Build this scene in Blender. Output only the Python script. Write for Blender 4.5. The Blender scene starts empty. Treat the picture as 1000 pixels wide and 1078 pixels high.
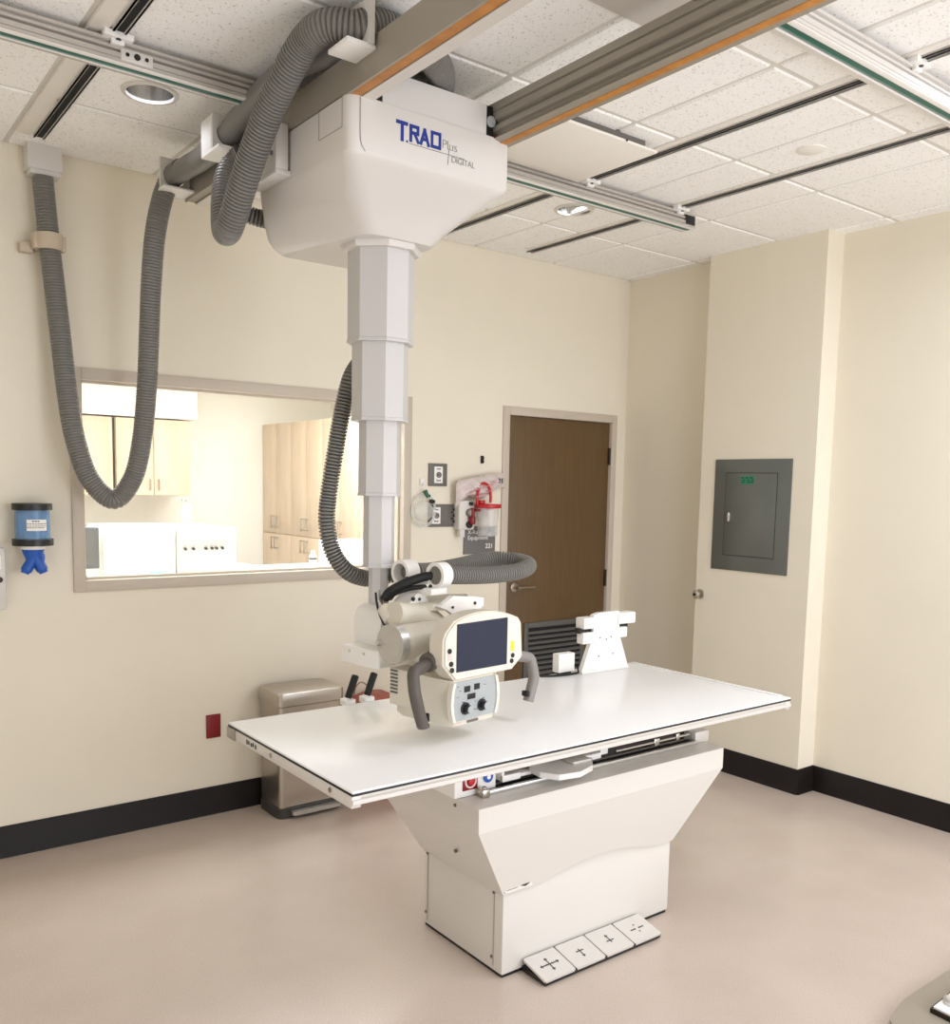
import bpy, bmesh, math, random
from mathutils import Vector, Matrix, Euler
random.seed(7)
C = bpy.context.scene.collection
PI = math.pi

# ------------------------------------------------------------------ materials
def lin(c):
    return tuple((x/12.92 if x <= .04045 else ((x+.055)/1.055)**2.4) for x in [v/255 for v in c])
MATS = {}
def mat(name, rgb, rough=.5, metal=0., noise=0., nscale=8., bump=0., bscale=200., trans=0., emit=0., alpha=1., coat=0., spec=.5, aniso=0.):
    m = bpy.data.materials.new(name); m.use_nodes = True
    nt = m.node_tree; b = nt.nodes['Principled BSDF']
    col = lin(rgb)
    b.inputs['Base Color'].default_value = (*col, 1)
    b.inputs['Roughness'].default_value = rough
    b.inputs['Metallic'].default_value = metal
    b.inputs['Specular IOR Level'].default_value = spec
    if trans: b.inputs['Transmission Weight'].default_value = trans
    if coat: b.inputs['Coat Weight'].default_value = coat; b.inputs['Coat Roughness'].default_value = .15
    if alpha < 1: b.inputs['Alpha'].default_value = alpha
    if emit:
        b.inputs['Emission Color'].default_value = (*col, 1); b.inputs['Emission Strength'].default_value = emit
    if noise or bump:
        tc = nt.nodes.new('ShaderNodeTexCoord')
    if noise:
        n = nt.nodes.new('ShaderNodeTexNoise'); n.inputs['Scale'].default_value = nscale; n.inputs['Detail'].default_value = 4
        nt.links.new(tc.outputs['Object'], n.inputs['Vector'])
        r = nt.nodes.new('ShaderNodeValToRGB')
        r.color_ramp.elements[0].position = .3; r.color_ramp.elements[1].position = .7
        r.color_ramp.elements[0].color = (*[max(0, x*(1-noise)) for x in col], 1)
        r.color_ramp.elements[1].color = (*[min(1, x*(1+noise)) for x in col], 1)
        nt.links.new(n.outputs['Fac'], r.inputs['Fac']); nt.links.new(r.outputs['Color'], b.inputs['Base Color'])
    if bump:
        n2 = nt.nodes.new('ShaderNodeTexNoise'); n2.inputs['Scale'].default_value = bscale; n2.inputs['Detail'].default_value = 3
        nt.links.new(tc.outputs['Object'], n2.inputs['Vector'])
        bp = nt.nodes.new('ShaderNodeBump'); bp.inputs['Strength'].default_value = bump; bp.inputs['Distance'].default_value = .002
        nt.links.new(n2.outputs['Fac'], bp.inputs['Height']); nt.links.new(bp.outputs['Normal'], b.inputs['Normal'])
    MATS[name] = m
    return m

paint   = mat('cream wall paint', (231, 223, 204), .62, bump=.06, bscale=260, noise=.012, nscale=3, spec=.3)
white_wall = mat('white control room paint', (240, 238, 230), .7)
base_m  = mat('dark brown vinyl base', (24, 17, 15), .5, bump=.04, spec=.25)
putty   = mat('putty painted steel frame', (196, 184, 167), .45)
white_p = mat('white powder coat', (236, 233, 228), .38, bump=.03, bscale=500)
ivory   = mat('ivory machine enamel', (214, 209, 201), .35, bump=.02, bscale=500)
head_m  = mat('cream head enamel', (212, 205, 189), .38, bump=.02, bscale=500)
shell   = mat('off white housing plastic', (212, 207, 201), .4)
colm    = mat('white column enamel', (198, 195, 192), .35)
lam     = mat('white table laminate', (243, 242, 240), .3, spec=.4)
black   = mat('black plastic', (18, 18, 19), .42)
black_r = mat('black rubber', (14, 14, 15), .6)
brownblk= mat('dark taupe grip', (84, 76, 70), .5)
greygrip= mat('grey grip', (134, 128, 122), .5)
hosem   = mat('grey corrugated plastic', (118, 116, 110), .42)
sleevem = mat('dark grey smooth hose', (122, 119, 114), .4)
alu     = mat('anodised aluminium', (206, 204, 200), .32, metal=.75)
alu_d   = mat('grey extrusion', (158, 151, 138), .45, metal=.25)
alu_l   = mat('pale extrusion', (214, 209, 202), .42, metal=.2)
green   = mat('green rail strip', (26, 88, 74), .4)
chrome  = mat('chrome', (215, 214, 212), .18, metal=1.)
nickel  = mat('satin nickel', (190, 184, 172), .28, metal=1.)
bronze  = mat('dark bronze', (52, 42, 34), .4, metal=.6)
grey_s  = mat('grey plate steel', (104, 100, 94), .45)
grey_panel = mat('grey enamel panel', (98, 101, 95), .32, coat=.25, noise=.03, nscale=5)
louverm = mat('grey louver enamel', (92, 90, 86), .45)
slotm   = mat('black strut slot', (12, 12, 12), .8)
redm    = mat('red plastic', (190, 22, 34), .35)
dkred   = mat('dark red plate', (128, 12, 20), .4)
binred  = mat('red bin plastic', (158, 70, 58), .4)
screen  = mat('dark blue glass', (22, 33, 60), .1, spec=.5)
panelg  = mat('silver grey fascia', (168, 172, 172), .4)
blue    = mat('blue moulded plastic', (22, 84, 172), .4)
blue_ink= mat('navy logo ink', (24, 48, 138), .5)
grey_ink= mat('grey logo ink', (132, 128, 124), .5)
ink     = mat('dark print', (52, 50, 50), .6)
yellow  = mat('yellow label', (234, 214, 40), .5)
greenlab= mat('green label', (40, 128, 92), .5)
paper   = mat('white paper label', (240, 236, 230), .6)
pinklab = mat('pale printed label', (226, 196, 192), .6)
signg   = mat('grey sign face', (110, 108, 105), .5)
bagm    = mat('milky plastic bag', (236, 222, 216), .25, trans=.25, noise=.05, nscale=14)
soapm   = mat('white bottle plastic', (238, 240, 242), .4)
monm    = mat('dark monitor plastic', (92, 94, 96), .45)
cabm    = mat('white cabinet laminate', (240, 236, 226), .45)
greenvalve = mat('green valve plastic', (38, 92, 62), .4)
platem  = mat('warm grey base plate steel', (152, 142, 126), .5)
copper  = mat('copper tinted wire', (150, 116, 92), .35, metal=.6)

def clear(name, rgb, alpha_like=.1, rough=.03):
    m = bpy.data.materials.new(name); m.use_nodes = True
    nt = m.node_tree; nt.nodes.clear()
    o = nt.nodes.new('ShaderNodeOutputMaterial'); mx = nt.nodes.new('ShaderNodeMixShader')
    t = nt.nodes.new('ShaderNodeBsdfTransparent'); g = nt.nodes.new('ShaderNodeBsdfPrincipled')
    t.inputs['Color'].default_value = (*[.5+.5*x for x in lin(rgb)], 1)
    g.inputs['Base Color'].default_value = (*lin(rgb), 1); g.inputs['Roughness'].default_value = rough
    mx.inputs['Fac'].default_value = alpha_like
    nt.links.new(t.outputs[0], mx.inputs[1]); nt.links.new(g.outputs[0], mx.inputs[2]); nt.links.new(mx.outputs[0], o.inputs['Surface'])
    return m
glass  = clear('window glass', (252, 254, 253), .04)
clear_p= clear('clear plastic', (240, 240, 238), .34, .15)
clear_b= clear('clear tinted tube', (170, 205, 230), .35, .1)

def wood_mat(name, c1, c2, rough, sx, sz):
    m = bpy.data.materials.new(name); m.use_nodes = True
    nt = m.node_tree; b = nt.nodes['Principled BSDF']; b.inputs['Roughness'].default_value = rough
    tc = nt.nodes.new('ShaderNodeTexCoord'); mp = nt.nodes.new('ShaderNodeMapping'); mp.inputs['Scale'].default_value = (sx, sx, sz)
    n = nt.nodes.new('ShaderNodeTexNoise'); n.inputs['Scale'].default_value = 6; n.inputs['Detail'].default_value = 8; n.inputs['Roughness'].default_value = .6
    r = nt.nodes.new('ShaderNodeValToRGB'); r.color_ramp.elements[0].position = .3; r.color_ramp.elements[1].position = .72
    r.color_ramp.elements[0].color = (*lin(c1), 1); r.color_ramp.elements[1].color = (*lin(c2), 1)
    nt.links.new(tc.outputs['Object'], mp.inputs['Vector']); nt.links.new(mp.outputs[0], n.inputs['Vector'])
    nt.links.new(n.outputs['Fac'], r.inputs['Fac']); nt.links.new(r.outputs[0], b.inputs['Base Color'])
    return m
doorwood = wood_mat('walnut door veneer', (90, 67, 38), (104, 78, 46), .45, 9, .5)
maple = wood_mat('pale maple veneer', (206, 182, 154), (222, 201, 175), .45, 5, .4)
amber = wood_mat('amber brush strip', (168, 108, 42), (198, 136, 62), .5, 3, 3)

def ceil_mat():
    m = bpy.data.materials.new('fissured ceiling tile'); m.use_nodes = True
    nt = m.node_tree; b = nt.nodes['Principled BSDF']; b.inputs['Roughness'].default_value = .85
    tc = nt.nodes.new('ShaderNodeTexCoord')
    n = nt.nodes.new('ShaderNodeTexNoise'); n.inputs['Scale'].default_value = 120; n.inputs['Detail'].default_value = 2.5
    n.inputs['Roughness'].default_value = .6
    nt.links.new(tc.outputs['Object'], n.inputs['Vector'])
    r = nt.nodes.new('ShaderNodeValToRGB'); e = r.color_ramp.elements
    e[0].position = .30; e[0].color = (*lin((190, 183, 172)), 1)
    e[1].position = .40; e[1].color = (*lin((247, 245, 241)), 1)
    nt.links.new(n.outputs['Fac'], r.inputs['Fac']); nt.links.new(r.outputs[0], b.inputs['Base Color'])
    bp = nt.nodes.new('ShaderNodeBump'); bp.inputs['Strength'].default_value = .35; bp.inputs['Distance'].default_value = .002
    nt.links.new(r.outputs[0], bp.inputs['Height']); nt.links.new(bp.outputs[0], b.inputs['Normal'])
    return m
tile_m = ceil_mat()
flange_m = mat('pale channel flange', (236, 231, 222), .6)
grid_m = mat('white ceiling grid', (214, 209, 200), .7)

def floor_mat():
    m = bpy.data.materials.new('speckled beige sheet vinyl'); m.use_nodes = True
    nt = m.node_tree; b = nt.nodes['Principled BSDF']; b.inputs['Roughness'].default_value = .25
    b.inputs['Specular IOR Level'].default_value = .5
    tc = nt.nodes.new('ShaderNodeTexCoord')
    n = nt.nodes.new('ShaderNodeTexNoise'); n.inputs['Scale'].default_value = 240; n.inputs['Detail'].default_value = 2
    n3 = nt.nodes.new('ShaderNodeTexNoise'); n3.inputs['Scale'].default_value = 3.5; n3.inputs['Detail'].default_value = 3
    for q in (n, n3): nt.links.new(tc.outputs['Object'], q.inputs['Vector'])
    r = nt.nodes.new('ShaderNodeValToRGB'); e = r.color_ramp.elements
    e[0].position = .34; e[0].color = (*lin((190, 175, 162)), 1)
    e[1].position = .68; e[1].color = (*lin((207, 192, 179)), 1)
    nt.links.new(n.outputs['Fac'], r.inputs['Fac'])
    mx = nt.nodes.new('ShaderNodeMix'); mx.data_type = 'RGBA'; mx.blend_type = 'MULTIPLY'; mx.inputs['Factor'].default_value = .18
    r3 = nt.nodes.new('ShaderNodeValToRGB'); r3.color_ramp.elements[0].position = .35; r3.color_ramp.elements[1].position = .65
    r3.color_ramp.elements[0].color = (.7, .66, .62, 1)
    nt.links.new(n3.outputs['Fac'], r3.inputs['Fac'])
    nt.links.new(r.outputs[0], mx.inputs[6]); nt.links.new(r3.outputs[0], mx.inputs[7]); nt.links.new(mx.outputs[2], b.inputs['Base Color'])
    bp = nt.nodes.new('ShaderNodeBump'); bp.inputs['Strength'].default_value = .12; bp.inputs['Distance'].default_value = .001
    nt.links.new(n.outputs['Fac'], bp.inputs['Height']); nt.links.new(bp.outputs[0], b.inputs['Normal'])
    return m
floor_m = floor_mat()

def brushed():
    m = mat('brushed stainless steel', (188, 180, 170), .32, metal=.95)
    nt = m.node_tree; b = nt.nodes['Principled BSDF']
    tc = nt.nodes.new('ShaderNodeTexCoord'); mp = nt.nodes.new('ShaderNodeMapping'); mp.inputs['Scale'].default_value = (4, 4, 300)
    n = nt.nodes.new('ShaderNodeTexNoise'); n.inputs['Scale'].default_value = 4
    nt.links.new(tc.outputs['Object'], mp.inputs[0]); nt.links.new(mp.outputs[0], n.inputs['Vector'])
    bp = nt.nodes.new('ShaderNodeBump'); bp.inputs['Strength'].default_value = .08; bp.inputs['Distance'].default_value = .001
    nt.links.new(n.outputs['Fac'], bp.inputs['Height']); nt.links.new(bp.outputs[0], b.inputs['Normal'])
    return m
steel = brushed()

# ------------------------------------------------------------------ mesh helpers
WL = {}
def NB(): return bmesh.new()
def obj(name, bm, m, parent=None, xf=None, smooth=.6):
    if xf is not None: bm.transform(xf)
    if name in SPLIT and parent is not None:
        isl = islands(bm)
        if len(isl) > 1:
            first = None
            for g in isl:
                gs = set(g); t = bmesh.new(); mp = {v: t.verts.new(v.co) for v in g}
                for f in bm.faces:
                    if f.verts[0] in gs: t.faces.new([mp[v] for v in f.verts]).material_index = f.material_index
                o = _obj(name, t, m, parent, smooth); first = first or o
            bm.free(); return first
    return _obj(name, bm, m, parent, smooth)
def _obj(name, bm, m, parent=None, smooth=.6):
    org = Vector((0, 0, 0))
    if parent is not None: org = WL[parent.name]
    if org.length: bm.transform(Matrix.Translation(-org))
    bmesh.ops.recalc_face_normals(bm, faces=bm.faces[:])
    for f in bm.faces: f.smooth = True
    for e in bm.edges:
        if len(e.link_faces) == 2:
            if e.calc_face_angle(0) > smooth: e.smooth = False
        else: e.smooth = False
    me = bpy.data.meshes.new(name); bm.to_mesh(me); bm.free()
    ms = m if isinstance(m, (list, tuple)) else [m]
    for q in ms: me.materials.append(q)
    o = bpy.data.objects.new(name, me); C.objects.link(o)
    if parent is not None: o.parent = parent
    WL[o.name] = org
    return o
SPLIT = {'screw','bolt','arm','arm_gap','lug','slot_shadow','side_trim','end_rail','side_rail','panel_seam','port','spacer','cable_gland','pin','hook_arm','mark'}
def islands(bm):
    bm.verts.ensure_lookup_table(); seen = set(); out = []
    for v in bm.verts:
        if v in seen: continue
        st = [v]; seen.add(v); isl = []
        while st:
            q = st.pop(); isl.append(q)
            for e in q.link_edges:
                w = e.other_vert(q)
                if w not in seen: seen.add(w); st.append(w)
        out.append(isl)
    return out
def thing(name, label, cat, loc=(0, 0, 0), group=None):
    o = bpy.data.objects.new(name, None); C.objects.link(o); o.location = loc; o.empty_display_size = .05
    o['label'] = label; o['category'] = cat
    if group: o['group'] = group
    WL[o.name] = Vector(loc)
    return o
def tag(o, label, cat, group=None):
    o['label'] = label; o['category'] = cat
    if group: o['group'] = group
    return o
def struct(o): o['kind'] = 'structure'; return o
def single(name, bm, m, label, cat, group=None, xf=None, org=None, smooth=.6):
    if xf is not None: bm.transform(xf)
    if org is not None: bm.transform(Matrix.Translation(-Vector(org)))
    o = obj(name, bm, m, smooth=smooth)
    if org is not None: o.location = org; WL[o.name] = Vector(org)
    return tag(o, label, cat, group)

def box(bm, x0, x1, y0, y1, z0, z1, b=0, seg=2):
    t = bmesh.new()
    v = [t.verts.new(p) for p in [(x0,y0,z0),(x1,y0,z0),(x1,y1,z0),(x0,y1,z0),(x0,y0,z1),(x1,y0,z1),(x1,y1,z1),(x0,y1,z1)]]
    for f in [(0,3,2,1),(4,5,6,7),(0,1,5,4),(1,2,6,5),(2,3,7,6),(3,0,4,7)]: t.faces.new([v[i] for i in f])
    if b: bmesh.ops.bevel(t, geom=t.edges[:], offset=b, segments=seg, affect='EDGES', profile=.5, clamp_overlap=True)
    merge(bm, t)
def merge(bm, t):
    bmesh.ops.recalc_face_normals(t, faces=t.faces[:])
    mp = {}
    for v in t.verts: mp[v] = bm.verts.new(v.co)
    for f in t.faces:
        try:
            nf = bm.faces.new([mp[v] for v in f.verts]); nf.material_index = f.material_index
        except ValueError: pass
    t.free()
def prism(bm, pts, ax, a0, a1, b=0, seg=2, mi=0):
    """extrude a polygon; ax = axis it is extruded along, pts are the two other coordinates in order"""
    t = bmesh.new()
    def P(p, a):
        if ax == 'x': return (a, p[0], p[1])
        if ax == 'y': return (p[0], a, p[1])
        return (p[0], p[1], a)
    A = [t.verts.new(P(p, a0)) for p in pts]; B = [t.verts.new(P(p, a1)) for p in pts]
    n = len(pts)
    t.faces.new(A); t.faces.new(B[::-1])
    for i in range(n): t.faces.new([A[i], A[(i+1) % n], B[(i+1) % n], B[i]])
    if b:
        es = [e for e in t.edges if len(e.link_faces) == 2 and e.calc_face_angle(0) > .5]
        bmesh.ops.bevel(t, geom=es, offset=b, segments=seg, affect='EDGES', profile=.5, clamp_overlap=True)
    for f in t.faces: f.material_index = mi
    merge(bm, t)
def frame_axes(d):
    d = d.normalized(); u = Vector((0, 0, 1)) if abs(d.z) < .95 else Vector((1, 0, 0))
    a = d.cross(u).normalized(); return a, a.cross(d).normalized()
def cyl(bm, p0, p1, r0, r1=None, n=24, b=0):
    r1 = r0 if r1 is None else r1
    p0, p1 = Vector(p0), Vector(p1); a, c = frame_axes(p1-p0)
    t = bmesh.new()
    A = [t.verts.new(p0+a*r0*math.cos(2*PI*i/n)+c*r0*math.sin(2*PI*i/n)) for i in range(n)]
    B = [t.verts.new(p1+a*r1*math.cos(2*PI*i/n)+c*r1*math.sin(2*PI*i/n)) for i in range(n)]
    fa = t.faces.new(A); fb = t.faces.new(B[::-1])
    for i in range(n): t.faces.new([A[i], B[i], B[(i+1) % n], A[(i+1) % n]])
    if b: bmesh.ops.bevel(t, geom=list(fa.edges)+list(fb.edges), offset=b, segments=3, affect='EDGES', profile=.5, clamp_overlap=True)
    merge(bm, t)
def loft(bm, rings, cap=True):
    t = bmesh.new()
    R = [[t.verts.new(p) for p in r] for r in rings]; n = len(R[0])
    for k in range(len(R)-1):
        for i in range(n): t.faces.new([R[k][i], R[k][(i+1) % n], R[k+1][(i+1) % n], R[k+1][i]])
    if cap: t.faces.new(R[0][::-1]); t.faces.new(R[-1])
    merge(bm, t)
def lathe(bm, prof, c, axis='z', n=32, cap=True):
    rings = []
    for r, h in prof:
        ring = []
        for i in range(n):
            a = 2*PI*i/n; p = (r*math.cos(a), r*math.sin(a))
            if axis == 'z': ring.append((c[0]+p[0], c[1]+p[1], c[2]+h))
            elif axis == 'y': ring.append((c[0]+p[0], c[1]+h, c[2]+p[1]))
            else: ring.append((c[0]+h, c[1]+p[0], c[2]+p[1]))
        rings.append(ring)
    loft(bm, rings, cap)
def round_ring(poly, r, z, seg=4):
    """polygon (x,y) with rounded corners at height z"""
    out = []; n = len(poly)
    for i in range(n):
        p, a, b = Vector(poly[i]), Vector(poly[i-1]), Vector(poly[(i+1) % n])
        d1, d2 = (a-p).normalized(), (b-p).normalized()
        rr = min(r, (a-p).length*.45, (b-p).length*.45)
        s, e = p+d1*rr, p+d2*rr
        for k in range(seg+1):
            t = k/seg; q = s*(1-t)**2+p*2*t*(1-t)+e*t*t
            out.append((q.x, q.y, z))
    return out
def spline(pts, step):
    P = [Vector(p) for p in pts]; P = [P[0]*2-P[1]]+P+[P[-1]*2-P[-2]]
    dense = []
    for i in range(1, len(P)-2):
        for k in range(40):
            t = k/40; a, b, c, d = P[i-1], P[i], P[i+1], P[i+2]
            dense.append(.5*((2*b)+(c-a)*t+(2*a-5*b+4*c-d)*t*t+(3*b-a-3*c+d)*t**3))
    dense.append(P[-2])
    out = [dense[0]]; acc = 0
    for a, b in zip(dense, dense[1:]):
        l = (b-a).length
        while l and acc+l >= step:
            f = (step-acc)/l; a = a.lerp(b, f); out.append(a.copy()); l = (b-a).length; acc = 0
        acc += l
    return out
def sweep(bm, pts, rad, n=16, step=.01, flat=None):
    """tube along a smooth path; rad = number or function(index)"""
    Q = spline(pts, step); rings = []
    a = None
    for i, p in enumerate(Q):
        d = (Q[min(i+1, len(Q)-1)]-Q[max(i-1, 0)]).normalized()
        if a is None: a, _ = frame_axes(d)
        a = (a-d*a.dot(d)).normalized(); c = d.cross(a)
        r = rad(i) if callable(rad) else rad
        rings.append([tuple(p+a*r*math.cos(2*PI*k/n)+c*r*math.sin(2*PI*k/n)*(flat or 1)) for k in range(n)])
    loft(bm, rings)
def hose(bm, pts, r, pitch=.0105, depth=.004, n=20):
    pat = (0, .0006, 0, -depth)
    sweep(bm, pts, lambda i: r+pat[i % 4], n, pitch/4)
def text_bm(s, size, spacing=1., bold=0.):
    cu = bpy.data.curves.new('lettering', 'FONT'); cu.body = s; cu.size = size; cu.space_character = spacing
    cu.extrude = .0005; cu.offset = bold; cu.resolution_u = 3
    o = bpy.data.objects.new('lettering', cu); C.objects.link(o)
    dg = bpy.context.evaluated_depsgraph_get(); dg.update()
    me = bpy.data.meshes.new_from_object(o.evaluated_get(dg))
    bm = bmesh.new(); bm.from_mesh(me)
    bpy.data.objects.remove(o); bpy.data.curves.remove(cu); bpy.data.meshes.remove(me)
    return bm
def text_front(bm, s, size, x, y, z, spacing=1., bold=0., xf=None, sx=1.):
    """text on a face looking to -y, lower left corner at x, z"""
    t = text_bm(s, size, spacing, bold)
    t.transform(Matrix.Translation((x, y, z)) @ Matrix.Rotation(PI/2, 4, 'X') @ Matrix.Scale(sx, 4, (1, 0, 0)))
    if xf is not None: t.transform(xf)
    merge(bm, t)

# ------------------------------------------------------------------ dimensions of the room
H = 3.095
CX, CY0, CY1 = -.14, -.775, -1.546      # column face, its ends
XR = .013                               # right wall beside the column
XL, YF = -5.9, -6.2                     # walls behind the camera
WX0, WX1, WZ0, WZ1 = -3.5775, -1.7524, 1.1764, 2.1905   # window frame outside
DX0, DX1, DZ = -1.083, -.091, 2.188                      # door frame outside

# ------------------------------------------------------------------ shell
bm = NB(); box(bm, XL-.1, .3, YF-.1, .0, -.1, 0); struct(obj('floor', bm, floor_m))
bm = NB(); box(bm, -5.2, -.9, .12, 2.6, -.1, 0); struct(obj('floor_control_room', bm, floor_m))
# back wall with window and door openings
bm = NB()
fw = .05
ox0, ox1, oz0, oz1 = WX0+.02, WX1-.02, WZ0+.02, WZ1-.02
qx0, qx1, qz = DX0+.02, DX1-.02, DZ-.02
box(bm, XL-.1, ox0, 0, .12, 0, H+.2); box(bm, ox0, ox1, 0, .12, 0, oz0); box(bm, ox0, ox1, 0, .12, oz1, H+.2)
box(bm, ox1, qx0, 0, .12, 0, H+.2); box(bm, qx0, qx1, 0, .12, qz, H+.2); box(bm, qx1, .3, 0, .12, 0, H+.2)
struct(obj('wall_back', bm, paint))
bm = NB(); box(bm, 0, .3, CY0, 0, 0, H+.2); box(bm, XR, .3, YF-.1, CY0, 0, H+.2); struct(obj('wall_right', bm, paint))
bm = NB(); box(bm, CX, XR, CY1, CY0, 0, H+.1); struct(obj('wall_right_column', bm, paint))
bm = NB(); box(bm, XL-.1, XL, YF, 0, 0, H+.2); struct(obj('wall_left', bm, paint))
bm = NB(); box(bm, XL-.1, .3, YF-.1, YF, 0, H+.2); struct(obj('wall_front', bm, paint))

# baseboards : profile with a small toe
def baseprof(): return [(0, 0), (.02, 0), (.018, .008), (.011, .02), (.010, .136), (.006, .142), (0, .142)]
bm = NB()
prism(bm, [(-p, z) for p, z in baseprof()], 'x', XL, DX0)
prism(bm, [(-p, z) for p, z in baseprof()], 'x', DX1, 0)
struct(obj('baseboard_back', bm, base_m))
bm = NB(); pr = baseprof()
prism(bm, [(-p, z) for p, z in pr], 'y', CY0, 0)
prism(bm, [(XR-p, z) for p, z in pr], 'y', YF, CY1)
struct(obj('baseboard_right', bm, base_m))
bm = NB()
prism(bm, [(CX-p, z) for p, z in pr], 'y', CY1-.010, CY0)
prism(bm, [(CY1-p, z) for p, z in pr], 'x', CX-.010, XR)
prism(bm, [(CY0+p, z) for p, z in pr], 'x', CX-.010, 0)
struct(obj('baseboard_column', bm, base_m))

# ceiling : grid plane and dropped tiles, two can-light holes
PX, PY, X0T, Y0T = .6177, .6135, -.095, 0.
CANS = [(-3.487, -.905), (-1.385, -.905)]
bm = NB()
xs = [0.3, X0T]+[X0T-PX*k for k in range(1, 11)]
ys = [0., ]+[-PY*k for k in range(1, 12)]
zt = H-.007; zg = H
for i in range(len(xs)-1):
    for j in range(len(ys)-1):
        xa, xb, ya, yb = xs[i+1], xs[i], ys[j+1], ys[j]
        xa = max(xa, XL-.05); ya = max(ya, YF-.05)
        if xb <= xa or yb <= ya: continue
        g, s = .007, .009
        o = [(xa+g, ya+g), (xb-g, ya+g), (xb-g, yb-g), (xa+g, yb-g)]
        q = [(xa+g+s, ya+g+s), (xb-g-s, ya+g+s), (xb-g-s, yb-g-s), (xa+g+s, yb-g-s)]
        can = [c for c in CANS if xa < c[0] < xb and ya < c[1] < yb]
        O = [bm.verts.new((*p, zg+.004)) for p in o]; Q = [bm.verts.new((*p, zt)) for p in q]
        for k in range(4): bm.faces.new([O[k], O[(k+1) % 4], Q[(k+1) % 4], Q[k]])
        if not can: bm.faces.new(Q)
        else:
            cx, cy = can[0]; r = .088; N = 40
            cv = [bm.verts.new((cx+r*math.cos(2*PI*k/N), cy+r*math.sin(2*PI*k/N), zt)) for k in range(N)]
            def border(a):
                dx, dy = math.cos(a), math.sin(a)
                tx = ((q[1][0] if dx > 0 else q[0][0])-cx)/dx if abs(dx) > 1e-6 else 9
                ty = ((q[2][1] if dy > 0 else q[0][1])-cy)/dy if abs(dy) > 1e-6 else 9
                t = min(tx, ty); return (cx+dx*t, cy+dy*t, zt)
            angs = [2*PI*k/N for k in range(N)]
            bv = [bm.verts.new(border(a)) for a in angs]
            for k in range(N): bm.faces.new([cv[k], cv[(k+1) % N], bv[(k+1) % N], bv[k]])
            for p in Q:   # corner triangles
                a = math.atan2(p.co.y-cy, p.co.x-cx) % (2*PI); k = int(a/(2*PI)*N) % N
                bm.faces.new([bv[k], bv[(k+1) % N], p])
ceil = obj('ceiling', bm, tile_m, smooth=.2); struct(ceil)
bm = NB()
for x in xs[1:]:
    if x > XL: box(bm, x-.012, x+.012, YF, 0, H, H+.012)
for y in ys[1:]:
    if y > YF: box(bm, XL, .05, y-.012, y+.012, H-.0006, H+.012)
box(bm, XL, .0, -.018, 0, H-.003, H+.012); box(bm, -.018, XR, YF, 0, H-.003, H+.012)
struct(obj('ceiling_grid', bm, grid_m, ceil))
bm = NB()
for a in ((XL-.1, .3, YF-.1, .12),): box(bm, a[0], a[1], a[2], a[3], H+.2, H+.25)
struct(obj('ceiling_slab', bm, paint))

# unistrut channels flush in the ceiling
def strut(x, y0, y1, fl, label):
    t = thing('ceiling_channel', label, 'ceiling channel', (x, (y0+y1)/2, H-.012), 'steel channels set in the ceiling')
    b = NB(); z0 = H-.020
    box(b, x-.021, x-.013, y0, y1, z0, H+.03); box(b, x+.013, x+.021, y0, y1, z0, H+.03)
    box(b, x-.021, x-.0145, y0, y1, z0, z0+.003); box(b, x+.0145, x+.021, y0, y1, z0, z0+.003)
    obj('channel', b, alu_l, t)
    b = NB(); box(b, x-.013, x+.013, y0+.002, y1-.002, z0+.005, H+.028); obj('slot', b, slotm, t)
    b = NB()
    for f in fl: box(b, x+f[0], x+f[1], y0-.03, y1, H-.014, H+.004, .002)
    obj('flange', b, flange_m, t)
strut(-3.71, -6.1, -.19, [(-.085, -.03)], 'slotted black ceiling channel ending above the white hose box on the wall')
strut(-1.65, -6.1, -.15, [(-.06, -.026)], 'slotted black ceiling channel running beside the white plaque diffuser')
strut(-1.03, -6.1, -.15, [(-.045, -.025)], 'slotted black ceiling channel ending nearest the door corner, past the round cover disc')

# recessed can lights
for (cx, cy), lab in zip(CANS, ['recessed round can light beside the rail, nearest the white hose box', 'recessed round can light behind the short end of the ceiling rail']):
    t = thing('can_light', lab, 'ceiling light', (cx, cy, H-.01), 'recessed can lights')
    b = NB(); lathe(b, [(.083, .004), (.083, -.008), (.098, -.006), (.100, .0005), (.086, .004)], (cx, cy, zt), n=48, cap=False); obj('trim_ring', b, alu_l, t)
    b = NB()
    lathe(b, [(.084, .0), (.080, .03), (.070, .08), (.055, .12), (.045, .13)], (cx, cy, zt), n=48, cap=False)
    lathe(b, [(.045, .13), (.0, .13)], (cx, cy, zt), n=48, cap=False)
    obj('reflector', b, chrome, t)
    b = NB(); lathe(b, [(.03, .128), (.034, .115), (.024, .10), (.004, .092)], (cx, cy, zt), n=24); obj('bulb', b, soapm, t)
b = NB(); lathe(b, [(.056, .004), (.056, -.004), (.050, -.007), (.002, -.007)], (-1.212, -2.118, zt), n=40)
single('cover_disc', b, flange_m, 'flat round white cover disc flush on the ceiling beyond the front rail', 'ceiling cover')
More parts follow.
